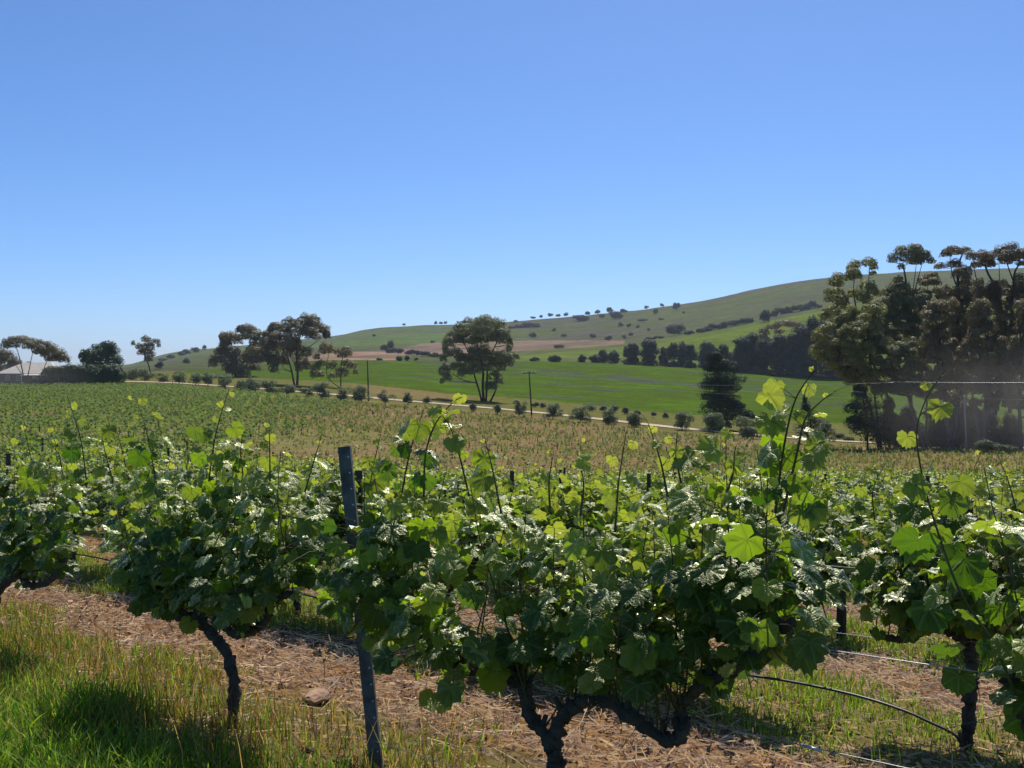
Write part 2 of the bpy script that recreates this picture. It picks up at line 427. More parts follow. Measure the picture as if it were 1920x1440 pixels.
# bare headland strips between blocks
def strip(cov, pts, half, colr, dmin=55, dmax=260):
    d = np.abs(PY - yline(pts, PX)); inside = (PX > pts[0][0]) & (PX < pts[-1][0]) & (Yg > dmin) & (Yg < dmax)
    k = (np.clip((half + 1.2 - d) / 1.6, 0, 1) * inside)[..., None]
    return cov * (1 - k * .85) + np.array(colr) * k * .85
cov = strip(cov, [(-600, 800), (0, 782), (120, 774)], 2.5, alb(140, 118, 92))
cov = strip(cov, [(-600, 830), (0, 818), (200, 812), (420, 799), (640, 784), (760, 776)], 3, alb(148, 130, 98))
cov = strip(cov, [(740, 792), (900, 800), (1080, 806)], 1.5, alb(150, 118, 88))
cov = strip(cov, [(840, 812), (1100, 818), (1300, 838)], 1.5, alb(144, 120, 88))
cov = strip(cov, [(1250, 822), (1500, 842), (1920, 856)], 3.5, alb(160, 138, 112))
# verge and roadside above the plantings
vline = yline([(0, 722), (300, 722), (560, 741), (690, 752), (830, 766), (1000, 781), (1300, 814), (1540, 834), (1920, 846)], PX)
vg = (np.clip((vline - PY) / 3, 0, 1) * (Yg > 100))[..., None]
cov = cov * (1 - vg) + np.array(C_VERGE) * vg
dry = (np.clip((PX - 640) / 60, 0, 1) * np.clip((900 - PX) / 40, 0, 1) * np.clip((vline - 12 - PY) / 4, 0, 1) * (Yg > 150))[..., None]
cov = cov * (1 - dry * .6) + np.array(alb(150, 124, 86)) * dry * .6
isgreen = (Yg > 150) & (Yg < 505) & (PY < yline(GREEN_LOW, PX)) & (PX > 330)
cov[isgreen] = C_GREEN
pb_ = np.clip(1 - np.abs(PY - np.interp(PX, [900, 1000, 1100, 1300, 1500], [684, 692, 703, 722, 738])) / 5.5, 0, 1) * (PX > 890) * (PX < 1520) * np.clip(vnoise(Xg, Yg, .09, 61) * 2.6 - .6, 0, 1)
pb_ = (pb_ * isgreen * .85)[..., None]; cov = cov * (1 - pb_) + np.array(alb(92, 84, 98)) * pb_
far = Yg >= 500
cov[far] = C_HILL
sl = (Yg >= 500) & (Yg < 745) & (PX > 930); cov[sl] = C_SLOPE
sl2 = (Yg >= 745) & (Yg < 1100) & (PX > 1200); k = np.clip((1100 - Yg[sl2]) / 350, 0, 1)[:, None]
cov[sl2] = np.array(C_SLOPE) * .92 * k * .5 + np.array(C_HILL) * (1 - k * .5)
br = (Yg >= 508) & (Yg < 1150) & (PX > 590 + (PY - 660) * -1) & (PX < 1172) & (PY > yline([(600, 662), (740, 656), (790, 644), (960, 639), (1172, 638)], PX)) & ~((Yg < 745) & (PX > 925)) \
     & ~((PX > 745) & (PX < 930) & (PY > yline([(745, 668), (930, 664)], PX)))
cov[br] = C_BROWN
lf = (Yg > 1100) & (PX < 880); cov[lf] = C_HILLL
cov = np.concatenate([cov, np.ones(cov.shape[:2] + (1,))], -1)
ny, nx = Yg.shape
idx = np.arange(ny * nx).reshape(ny, nx)
F = np.stack([idx[:-1, :-1], idx[:-1, 1:], idx[1:, 1:], idx[1:, :-1]], -1)
fg = isgreen[:-1, :-1]; fh = far[:-1, :-1] & ~fg
V = np.stack([Xg, Yg, Zg], -1).reshape(-1, 3); CV = cov.reshape(-1, 4)
def sub(name, mask, mat, label, cat=None):
    f = F[mask]; u, inv = np.unique(f, return_inverse=True)
    me = mesh(name, V[u], [inv.reshape(-1, 4)], mat, True, {'cover': ('FLOAT_COLOR', CV[u])})
    return tag(link(name, me), label, None, None, 'structure')
M['ground'] = land_mat("ground", 6.0, .5, alb(120, 96, 74), .45, .03, .35, .5, .68)
M['field'] = land_mat("green_crop", .6, .10, alb(88, 84, 92), .7, .1, .022, .55, .62, 3.0, (alb(96, 134, 22), .5))
M['hill'] = land_mat("hill_pasture", .09, .018, alb(98, 92, 84), .75, .5, .0035, .44, .62, 2.0, (alb(104, 112, 56), .5))
sub("ground", ~fg & ~fh, M['ground'], "straw covered soil and dry grass under the vineyard")
sub("crop_field", fg, M['field'], "bright green crop field with purple flower patches")
sub("hills", fh, M['hill'], "long grassy hills rising to the right behind the fields")

# dirt road
rp = []
for px in np.linspace(215, 1950, 90):
    py = float(yline(ROAD_Y, px)); p = hit(px, py, 100, 300); rp.append(p[:2])
rp = np.array(rp)
kr = np.ones(9) / 9
for c in (0, 1): rp[:, c] = np.convolve(np.pad(rp[:, c], 4, 'reflect', reflect_type='odd'), kr, 'valid')
ext = rp[0] + (rp[0] - rp[3]) / np.linalg.norm(rp[0] - rp[3]) * 60
rp = np.vstack([ext, rp])
T = np.gradient(rp, axis=0); T /= np.linalg.norm(T, axis=1, keepdims=True); Nn = np.stack([-T[:, 1], T[:, 0]], 1)
ac = np.linspace(-2.0, 2.0, 9)
s_ = np.linspace(0, len(rp) - 1, 700); rpd = np.stack([np.interp(s_, np.arange(len(rp)), rp[:, c]) for c in (0, 1)], 1)
Nd = np.stack([np.interp(s_, np.arange(len(rp)), Nn[:, c]) for c in (0, 1)], 1)
edge = 1 + .12 * (vnoise(s_, s_ * 0, .2, 9) - .5)
RXY = rpd[:, None, :] + Nd[:, None, :] * (ac[None, :] * edge[:, None])[..., None]
RZ = hz(RXY[..., 0], RXY[..., 1]) + .10 + .05 * (1 - (ac / 2.0) ** 2)
RV = np.concatenate([RXY, RZ[..., None]], -1).reshape(-1, 3)
ri = np.arange(len(RV)).reshape(len(s_), 9)
RF = np.stack([ri[:-1, :-1], ri[:-1, 1:], ri[1:, 1:], ri[1:, :-1]], -1).reshape(-1, 4)
M['road'] = simple("pale_dirt_road", alb(226, 198, 168), .95, (2, .3, .03), (.4, alb(200, 168, 138)))
tag(link("road", mesh("road", RV, [RF], M['road'], True)), "pale dirt road curving past the bushes", None, None, 'structure')

# ------------------------------------------------------------------ grass blades, straw, litter
def blades(n, xs, ysr, dens, hgt, colr, wid=.0035, lean=.35, maxn=None):
    """scatter n candidate blades; keep by dens(x,y,q)"""
    x = rng.uniform(*xs, n); y = rng.uniform(*ysr, n)
    inview = np.abs(x) < (.56 * y + .6)
    x, y = x[inview], y[inview]; qq = y + .9 * x
    keep = rng.random(len(x)) < dens(x, y, qq); x, y, qq = x[keep], y[keep], qq[keep]
    k = len(x)
    h = hgt(x, y, qq) * rng.uniform(.5, 1.25, k); a = rng.uniform(0, 2 * np.pi, k)
    dx, dy = np.cos(a), np.sin(a); ln = rng.uniform(.05, lean, k) * h * 1.6
    wv = wid * rng.uniform(.7, 1.5, k) * (1 + y * .03); b = a + np.pi / 2 + rng.normal(0, .6, k)
    sx, sy = np.cos(b), np.sin(b); z0 = hz(x, y) - .01
    lv = []
    for u, ww in ((0, 1), (.4, .85), (.75, .55)):
        cx = x + dx * ln * u * u; cy = y + dy * ln * u * u; cz = z0 + h * u * (1 - .12 * u)
        for sgn in (-1, 1): lv.append(np.stack([cx + sgn * sx * wv * ww, cy + sgn * sy * wv * ww, cz], 1))
    lv.append(np.stack([x + dx * ln, y + dy * ln, z0 + h * .9], 1))
    Vv = np.stack(lv, 1).reshape(-1, 3); o = np.arange(k)[:, None] * 7
    Q4 = np.concatenate([o + [0, 1, 3, 2], o + [2, 3, 5, 4]]); T3 = o + [4, 5, 6]
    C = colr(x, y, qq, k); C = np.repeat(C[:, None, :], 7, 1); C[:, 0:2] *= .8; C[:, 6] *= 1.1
    return Vv, Q4, T3, C.reshape(-1, 3)

def rowdist(qq): return np.abs(((qq - Q0 + QS / 2) % QS) - QS / 2)
def cmix(cols, wts, k):
    c = np.array(cols); i = rng.choice(len(c), k, p=np.array(wts) / sum(wts)); return c[i] * rng.uniform(.75, 1.25, (k, 1))
GR, GR2, GY, DRY, DRY2 = alb(112, 150, 38), alb(158, 186, 66), alb(160, 154, 66), alb(206, 172, 108), alb(150, 112, 70)
# lush grass on the camera side of the first row
d1 = lambda x, y, qq: np.clip((4.55 - qq + (vnoise(x, y, 1.2, 21) - .5) * 1.1) / .5, 0, 1) * (.35 + .65 * vnoise(x, y, 2.2, 22))
h1 = lambda x, y, qq: .10 + .13 * vnoise(x, y, 1.6, 23)
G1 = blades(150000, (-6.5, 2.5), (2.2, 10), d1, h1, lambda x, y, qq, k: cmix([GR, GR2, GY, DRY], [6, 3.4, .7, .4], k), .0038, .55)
# thinner yellowing grass along the first and second rows
def d2(x, y, qq):
    r = rowdist(qq); return np.clip((1.15 + (vnoise(x, y, 1.3, 31) - .5) * 1.1 - r) / .5, 0, 1) * (.15 + .85 * vnoise(x, y, 1.9, 32) ** 1.5) * np.where(qq > 3.9, 1, 0)
h2 = lambda x, y, qq: .08 + .13 * vnoise(x, y, 1.4, 33) + .05 * (qq < 5.6)
def c2(x, y, qq, k):
    a = cmix([GY, DRY, GR2, GR, DRY2], [1.4, 2, 1, 3.2, 2.4], k); b = cmix([GR, GR2, GY, DRY], [4, 3, 1.3, .6], k)
    g = (np.clip((qq - 6.9) / .4, 0, 1) > rng.random(k))[:, None]; return np.where(g, b, a)
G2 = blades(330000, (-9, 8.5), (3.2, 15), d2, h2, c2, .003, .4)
# a few tall seed stalks
d3 = lambda x, y, qq: .9 * np.clip((5.2 - qq) / .6, 0, 1) * (qq > 3.6)
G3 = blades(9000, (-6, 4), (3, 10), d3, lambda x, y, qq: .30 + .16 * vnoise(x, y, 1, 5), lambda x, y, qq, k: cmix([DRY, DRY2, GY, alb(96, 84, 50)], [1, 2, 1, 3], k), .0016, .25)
for (nm, G, lab) in (("lush_grass", G1, "long bright green grass in front of the first vine row"),
                     ("row_grass", G2, "thin yellow green grass growing along the foot of the vine rows"),
                     ("grass_stalks", G3, "tall dry grass stalks beside the first vine row")):
    me = mesh(nm, G[0], [G[1], G[2]], M['grass'], False, {'hue': ('FLOAT_VECTOR', G[3])})
    tag(link(nm, me), lab, "grass", None, 'stuff')

def litter(n, lmin, lmax, wd, cols, wts, dens, lift, tilt):
    x = rng.uniform(-9, 8.5, n); y = rng.uniform(3.0, 16, n)
    ok = np.abs(x) < (.56 * y + .6); x, y = x[ok], y[ok]; qq = y + .9 * x
    kp = rng.random(len(x)) < dens(x, y, qq); x, y = x[kp], y[kp]; k = len(x)
    l = rng.uniform(lmin, lmax, k) / 2; a = rng.normal(ROW_ANG, 1.0, k); ca, sa = np.cos(a), np.sin(a)
    ww = wd * rng.uniform(.6, 1.5, k); z0 = hz(x, y) + rng.uniform(.004, lift, k)
    tz = rng.normal(0, tilt, k) * l; bow = rng.normal(0, .12, k) * l
    V = []
    for u in (-1, 0, 1):
        cx = x + ca * l * u - sa * bow * (1 - u * u); cy = y + sa * l * u + ca * bow * (1 - u * u); cz = z0 + tz * u
        for s in (-1, 1): V.append(np.stack([cx - sa * ww * s, cy + ca * ww * s, cz + s * ww * .7], 1))
    V = np.stack(V, 1).reshape(-1, 3); o = np.arange(k)[:, None] * 6
    C = np.repeat(cmix(cols, wts, k)[:, None, :], 6, 1).reshape(-1, 3)
    return V, np.concatenate([o + [0, 1, 3, 2], o + [2, 3, 5, 4]]), C
dl = lambda x, y, qq: np.clip((rowdist(qq) - .45 + (vnoise(x, y, 1.5, 41) - .5) * .8) / .5, .38, 1) * (qq > 3.9) * (1 - .6 * np.clip((y - 9) / 6, 0, 1))
S1 = litter(120000, .05, .26, .0026, [alb(250, 214, 158), alb(214, 168, 114), alb(190, 158, 130), alb(136, 98, 70)], [2, 3, 2, 3], dl, .035, .25)
S2 = litter(60000, .015, .05, .008, [alb(196, 146, 98), alb(134, 100, 70), alb(228, 184, 132), alb(80, 62, 48)], [3, 3, 2, 2], dl, .03, .5)
for nm, S, lab in (("straw_litter", S1, "pale straw strewn between the vine rows"), ("leaf_litter", S2, "brown bark chips and dead leaves between the vine rows")):
    tag(link(nm, mesh(nm, S[0], [S[1]], M['straw'], False, {'hue': ('FLOAT_VECTOR', S[2])})), lab, "litter", None, 'stuff')
# ------------------------------------------------------------------ grapevines
HALF = [(0, 1.0), (9, .86), (17, .88), (27, .76), (36, .82), (48, .92), (58, .84), (68, .80), (80, .70), (92, .74), (108, .78), (120, .62), (136, .58), (152, .46), (166, .34), (176, .12)]
def leaf_template(kind, seed):
    """blade: x across, y along the midrib from the petiole, z = upper side; unit ~ 1 wide"""
    r = np.random.default_rng(seed)
    if kind == 'fine': ths = [h[0] for h in HALF]; rad = [h[1] for h in HALF]
    elif kind == 'mid': ths, rad = [0, 27, 48, 80, 108, 150], [1.0, .76, .92, .70, .78, .44]
    elif kind == 'low': ths, rad = [0, 50, 110], [1.0, .92, .70]
    th = np.radians(np.array(ths, float)); rad = np.array(rad) * r.uniform(.93, 1.07, len(rad))
    P = np.stack([np.sin(th) * rad, np.cos(th) * rad], 1)
    left = P[::-1].copy(); left[:, 0] *= -1
    O = np.vstack([P, left[:-1]])                          # open ring: notch at the petiole stays open
    if kind == 'fine':
        mid = O * .52
        V2 = np.vstack([[0, 0], mid, O]); n = len(O)
        F3 = [(0, 1 + j, 1 + j + 1) for j in range(n - 1) if j != len(P) - 1]
        F3.append((0, n, 1)); F4 = [(1 + j, 1 + n + j, 1 + n + j + 1, 1 + j + 1) for j in range(n - 1) if j != len(P) - 1]
        F4.append((n, 2 * n, 1 + n, 1))
        F3 = [(a, c, b) for a, b, c in F3]; F4 = [f[::-1] for f in F4]
        F4 = [(a, b, c, d) for a, b, c, d in F4]
    else:
        V2 = np.vstack([[0, 0], O]); n = len(O)
        F3 = [(0, 1 + (j + 1) % n, 1 + j) for j in range(n) if j != len(P) - 1]; F4 = []
    x, y = V2[:, 0], V2[:, 1]; rr = np.hypot(x, y)
    fold = r.uniform(.0, .28); droop = r.uniform(.05, .30); roll = r.uniform(-.25, .25)
    z = fold * np.abs(x) - droop * y * np.abs(y) * .8 - .14 * rr ** 2 + roll * x * y + .05 * r.normal(size=len(x)) * (kind != 'low') + .05 * np.sin(7 * x + seed) * (kind == 'fine')
    V = np.stack([x, y, z], 1) * .56
    F4 = [tuple(reversed(f)) for f in F4] if kind == 'fine' else F4
    # make every face point up
    def up(f):
        a, b, c = V[f[0]], V[f[1]], V[f[2]]
        return f if np.cross(b - a, c - a)[2] > 0 else f[::-1]
    return V, np.array([up(f) for f in F3]), (np.array([up(f) for f in F4]) if F4 else np.zeros((0, 4), int)), V2
LT = {k: [leaf_template(k, s * 7 + 3) for s in range(6)] for k in ('fine', 'mid', 'low')}

def norm(a): return a / (np.linalg.norm(a, axis=-1, keepdims=True) + 1e-9)

def place_leaves(P, nrm, mid, size, age, kind):
    """P base points (n,3), nrm upper normals, mid midrib directions"""
    n = len(P); nrm = norm(nrm); mid = norm(mid - (mid * nrm).sum(1, keepdims=True) * nrm); side = np.cross(mid, nrm)
    B = np.stack([side, mid, nrm], 1) * size[:, None, None]          # rows = axes
    var = rng.integers(0, 6, n); Vs, F3s, F4s, As = [], [], [], []; off = 0
    for vkk in range(6):
        ii = np.nonzero(var == vkk)[0]
        if not len(ii): continue
        T, F3, F4, uv = LT[kind][vkk]
        V = np.einsum('vk,nkj->nvj', T, B[ii]) + P[ii][:, None, :]
        o = off + np.arange(len(ii))[:, None, None] * len(T)
        F3s.append((F3[None] + o).reshape(-1, 3))
        if len(F4): F4s.append((F4[None] + o).reshape(-1, 4))
        A = np.concatenate([np.broadcast_to(uv[None], (len(ii), len(T), 2)), np.broadcast_to(age[ii][:, None, None], (len(ii), len(T), 1))], -1)
        Vs.append(V.reshape(-1, 3)); As.append(A.reshape(-1, 3)); off += len(ii) * len(T)
    Fs = [np.concatenate(F3s)] + ([np.concatenate(F4s)] if F4s else [])
    return np.concatenate(Vs), Fs, np.concatenate(As)

def leafmesh(name, items, kind):
    P, nr, md, sz, ag = [np.array(x, float) for x in zip(*items)]
    V, Fs, A = place_leaves(P, nr, md, sz, ag, kind)
    return mesh(name, V, Fs, M['leaf'], kind == 'fine', {'lf': ('FLOAT_VECTOR', A)})

def grow_leaves(path, items, stems, smax=.13, node=.062, young=4, petiole=True, vert=.24, keep=1.0, spread=1.0, lateral=.5):
    """leaves and petioles along one shoot (path = dense polyline)"""
    seg = np.linalg.norm(np.diff(path, axis=0), axis=1); s = np.concatenate([[0], np.cumsum(seg)]); Ltot = s[-1]
    n = max(3, int(Ltot / node)); side = random.choice((0, math.pi)) ; az0 = random.uniform(0, 2 * math.pi)
    for k in range(n):
        u = (k + .6) * Ltot / n
        p = np.array([np.interp(u, s, path[:, c]) for c in range(3)]); p2 = np.array([np.interp(min(u + .03, Ltot), s, path[:, c]) for c in range(3)])
        d = norm(p2 - p + 1e-6)
        fromtip = n - 1 - k
        a = max(0.0, 1 - fromtip / young); size = smax * random.uniform(.45, 1.15) * (1 - .66 * a ** 1.6) * (.75 if k == 0 else 1)
        if random.random() > keep: continue
        az = az0 + (k % 2) * math.pi + random.gauss(0, .5)
        ref = np.array([math.cos(az), math.sin(az), 0.0]); out = ref - d * (ref @ d); out = norm(out)
        reps = 1 + (random.random() < lateral and fromtip > 1) + (random.random() < lateral * .8 and fromtip > 2) + (random.random() < lateral * .5 and fromtip > 3)
        for rep in range(reps):
            if rep:
                th = random.uniform(0, 6.28); out = norm(np.array([math.cos(th), math.sin(th), random.uniform(-.5, .4)])); size = smax * random.uniform(.45, .9)
            pl = size * random.uniform(.5, 1.0) * (1 + rep * 1.1)
            pe = p + out * pl * .85 + np.array([0, 0, pl * random.uniform(.05, .5)]) * (1 - a * .3)
            if petiole and stems is not None: stems.tube([p, (p + pe) / 2 + np.array([0, 0, .06 * pl]), pe], [.0017, .0014, .0012], 3, cap=False)
            nr = np.array([out[0] * .36 * spread + random.gauss(0, .27), out[1] * .36 * spread - .32 + random.gauss(0, .27), .85 - .25 * a]) + (a * .5) * np.array([random.gauss(0, 1), random.gauss(0, 1), 0])
            md = out + np.array([0, 0, -.35 - random.random() * .5 + a]) 
            if random.random() < vert: nr = np.array([random.gauss(0, .45), random.choice((-1, 1)) * random.uniform(.6, 1), random.uniform(.15, .7)]); md = np.array([random.gauss(0, .4), 0, -1.0])
            items.append((pe, nr, md, size, min(1.0, a * .95 + (.12 * random.random() if rep else 0))))

def shoot_path(b, L, lean, droop=0.0, n=10):
    """from base b, direction 'lean' (xy) then up"""
    P = [np.array(b, float)]; d = norm(np.array([lean[0], lean[1], 1.0]))
    for i in range(n):
        d = norm(d + np.array([random.gauss(0, .05), random.gauss(0, .05), .10 - droop]))
        P.append(P[-1] + d * L / n)
    return np.array(P)

def make_vine(arms, nshoots, kind, smax, hero=False, Lr=(.5, .85), droops=.32, perp=None, petiole=True, lateral=.55, node=.062, keepf=None, young=4, vert=.22):
    """arms: list of 3-D polylines (cordons), all in one frame. returns (leaf items, stems Geo)"""
    items, stems = [], Geo()
    lens = [np.linalg.norm(np.diff(a, axis=0), axis=1).sum() for a in arms]
    ax = np.array([RD[0], RD[1], 0]) if perp is None else perp
    pn = np.array([-ax[1], ax[0], 0])
    for i in range(nshoots):
        a = random.choices(arms, lens)[0]; u = random.uniform(.05, 1) * (len(a) - 1); j = min(int(u), len(a) - 2)
        b = a[j] * (1 - (u - j)) + a[j + 1] * (u - j)
        dr = random.random() < droops
        pr = random.gauss(0, .42); al = random.gauss(0, .30)
        if dr: pr = random.choice((-1, 1)) * random.uniform(.7, 1.6)
        lean = pn * pr + ax * al
        L = random.uniform(*Lr) * (.75 if dr else 1)
        P = shoot_path(b, L, lean, random.uniform(.22, .36) if dr else 0)
        if keepf is not None and not keepf(P[-1]): continue
        stems.tube(smoothline(P, 8), np.linspace(.0045, .0018, 8), 4, cap=False)
        grow_leaves(P, items, stems if petiole else None, smax, node, young, petiole, lateral=lateral, vert=vert)
    return items, stems

def ttip(stems, p, d):
    """two thin curling tendrils at a shoot tip"""
    for s in (-1, 1):
        L = random.uniform(.05, .11); a = random.uniform(0, 6.28)
        P = [p + d * L * u * (.6 + .5 * (s > 0)) + np.array([math.cos(a), math.sin(a), 0]) * L * u * u * .7 + np.array([0, 0, -.3 * L * u ** 3]) for u in np.linspace(0, 1, 6)]
        stems.tube(P, np.linspace(.0013, .0005, 6), 3, cap=False)

def bark_tube(g, pts, r0, r1, n=26):
    n = int(n * 1.8); P = smoothline(pts, n); P = P + rng.normal(0, .003, P.shape)
    r = np.linspace(r0, r1, n) * (1 + .13 * np.sin(np.arange(n) * .95) + rng.normal(0, .10, n))
    g.tube(P, r, 12, .13)
    for k in range(2, n - 1, 4):   # spurs
        if random.random() < .7:
            d = norm(np.array([random.gauss(0, .4), random.gauss(0, .4), 1])); g.tube([P[k], P[k] + d * r[k] * 1.6, P[k] + d * r[k] * 2.6], [r[k] * .6, r[k] * .42, r[k] * .35], 5, .1)

# --- the vines of the first row and the near one of the second, traced in their row plane
def leaf_ok(P, b, low, holes):
    """keeps the bare arms, the trunk and the gaps under the canopy free of leaves"""
    w = P + b; px = 960 + 1920 * w[0] / w[1]; py = 700 - (w[2] - EYE) / w[1] * 1920
    if px < low[0][0] or px > low[-1][0]: return False
    if py > np.interp(px, [a for a, c in low], [c for a, c in low]) + random.gauss(0, 16): return False
    return not any(((px - cx) / rx) ** 2 + ((py - cy) / ry) ** 2 < 1 and random.random() < pr for cx, cy, rx, ry, pr in holes)
LOW = [
 ([(-400, 1110), (100, 1095), (140, 1040), (185, 930)], []),
 ([(185, 1000), (205, 1060), (262, 1125), (340, 1165), (400, 1160), (440, 1200), (480, 1200), (510, 1160), (560, 1110), (600, 1030), (625, 940)], [(650, 895, 34, 80, 1.0)]),
 ([(585, 1060), (640, 1200), (700, 1225), (760, 1250), (820, 1330), (880, 1335), (905, 1240), (1000, 1225), (1080, 1290), (1200, 1290), (1300, 1250), (1370, 1285), (1420, 1315), (1480, 1310), (1560, 1240), (1585, 1000)], [(930, 1120, 95, 85, .75), (1120, 1190, 70, 60, .5), (1290, 1200, 60, 60, .4), (620, 1230, 50, 60, .8), (652, 905, 32, 85, 1.0)]),
 ([(1560, 1020), (1640, 1190), (1700, 1195), (1760, 1160), (1830, 1190), (1900, 1290), (2100, 1330)], []),
 ([(1690, 1160), (1760, 1180), (1850, 1270), (1930, 1330), (2600, 1500)], []),
]
def px_poly(q, pts): return np.array([rowpt(q, a, b) for a, b in pts])
Q2 = Q0 + QS
HERO = [
 dict(q=Q0, base=(-18, 1262), label="gnarled grapevine cut by the left edge of the photo, first row",
      trunk=[(-18, 1262), (-22, 1180), (-8, 1115), (15, 1088)], arms=[[(15, 1088), (45, 1076), (62, 1094), (98, 1090), (114, 1048)], [(-8, 1115), (-60, 1100), (-130, 1080), (-190, 1065)]],
      r=.038, n=44, shoots=[[(165, 900), (160, 830), (150, 780), (140, 737)], [(60, 900), (63, 850), (66, 800)], [(122, 890), (118, 840), (108, 800)]]),
 dict(q=Q0, base=(430, 1385), label="grapevine with one bare bending trunk, left of the steel post",
      trunk=[(430, 1385), (437, 1290), (424, 1228), (394, 1188), (366, 1160)],
      arms=[[(366, 1160), (322, 1152), (286, 1138), (262, 1112), (256, 1078)], [(366, 1160), (415, 1150), (440, 1186), (478, 1180), (520, 1130), (560, 1110)], [(366, 1160), (380, 1110), (430, 1090)]],
      r=.036, n=62, hang=[[(240, 990), (240, 1050), (250, 1100)], [(300, 1010), (300, 1090), (310, 1150)], [(470, 1010), (470, 1100), (470, 1180)], [(520, 1000), (540, 1060), (550, 1110)], [(400, 1040), (400, 1100), (405, 1150)], [(430, 1050), (440, 1120), (450, 1190)]], shoots=[[(305, 900), (292, 830), (280, 785), (262, 738)], [(398, 900), (412, 825), (428, 775), (445, 733)], [(512, 900), (510, 840), (507, 787)], [(245, 900), (238, 850), (232, 810)], [(340, 900), (350, 840), (352, 812)], [(210, 905), (205, 850), (208, 820)], [(575, 920), (590, 860), (600, 820)], [(448, 900), (455, 850), (470, 815)]]),
 dict(q=Q0, base=(1045, 1585), label="large gnarled grapevine with forked trunk and two bare arms, in the middle",
      trunk=[(1045, 1585), (1040, 1480), (1040, 1405)],
      arms=[[(1040, 1405), (1008, 1345), (988, 1300), (958, 1278), (888, 1262), (830, 1240), (780, 1200), (720, 1150), (670, 1110)], [(1040, 1405), (1056, 1352), (1092, 1325), (1140, 1318), (1195, 1345), (1245, 1384), (1280, 1372), (1268, 1330), (1305, 1292), (1375, 1262), (1430, 1215), (1500, 1170)], [(958, 1278), (955, 1245), (972, 1225)]],
      r=.039, n=62, hang=[[(1390, 1100), (1405, 1200), (1430, 1290)], [(1430, 1080), (1450, 1180), (1465, 1290)], [(1480, 1050), (1510, 1140), (1535, 1230)], [(1400, 1150), (1440, 1230), (1480, 1270)], [(720, 1080), (770, 1180), (830, 1290)], [(680, 1020), (690, 1110), (700, 1200)], [(760, 1080), (800, 1200), (860, 1310)], [(650, 1000), (650, 1080), (660, 1170)], [(1180, 1120), (1170, 1200), (1180, 1270)], [(1100, 1130), (1110, 1200), (1110, 1260)]], shoots=[[(795, 930), (800, 850), (818, 795), (850, 755), (868, 744)], [(748, 930), (765, 860), (782, 810), (800, 768)], [(880, 930), (862, 850), (845, 795), (822, 765)], [(940, 960), (926, 890), (908, 815)],
        [(1148, 990), (1156, 900), (1170, 815)], [(1250, 930), (1235, 860), (1212, 792)], [(1292, 930), (1270, 860), (1262, 812)], [(1450, 960), (1458, 850), (1472, 760), (1490, 715), (1508, 690)], [(1450, 950), (1475, 850), (1492, 785), (1522, 752), (1548, 735)],
        [(690, 930), (702, 870), (718, 815)], [(1085, 960), (1090, 900), (1080, 850)], [(1370, 950), (1378, 890), (1372, 845)], [(1030, 950), (1028, 900), (1033, 862)], [(1010, 1190), (960, 1100), (900, 1010)], [(1080, 1210), (1020, 1080), (980, 1000)], [(1340, 1180), (1330, 1080), (1350, 960)]]),
 dict(q=Q2, base=(1812, 1392), label="grapevine on a thick leaning trunk by the right edge, second row",
      trunk=[(1812, 1392), (1824, 1290), (1822, 1215)], arms=[[(1822, 1215), (1792, 1192), (1745, 1180), (1690, 1200), (1640, 1190)], [(1822, 1215), (1862, 1180), (1930, 1185), (1990, 1170)]],
      r=.037, n=46, shoots=[[(1800, 960), (1812, 900), (1830, 850)], [(1650, 980), (1640, 920), (1655, 870)], [(1890, 960), (1880, 900), (1870, 860)]]),
 dict(q=Q0, base=(2330, 1900), label="grapevine outside the right edge whose long shoot leans into the photo",
      trunk=[(2330, 1900), (2340, 1700), (2330, 1560)], arms=[[(2330, 1560), (2250, 1520), (2150, 1470), (2020, 1430), (1960, 1380), (1900, 1280)], [(2330, 1560), (2450, 1540), (2600, 1500)]],
      r=.046, n=14, shoots=[[(1890, 1290), (1850, 1200), (1790, 1110), (1757, 1030), (1724, 930), (1706, 850), (1702, 800), (1716, 750), (1738, 712)], [(1900, 1280), (1890, 1200), (1850, 1130), (1870, 1040)], [(1920, 1300), (1905, 1250), (1900, 1180), (1930, 1120)], [(1930, 1330), (1960, 1200), (1965, 1050)]]),
]
GV = "grapevines growing in rows on the slope"
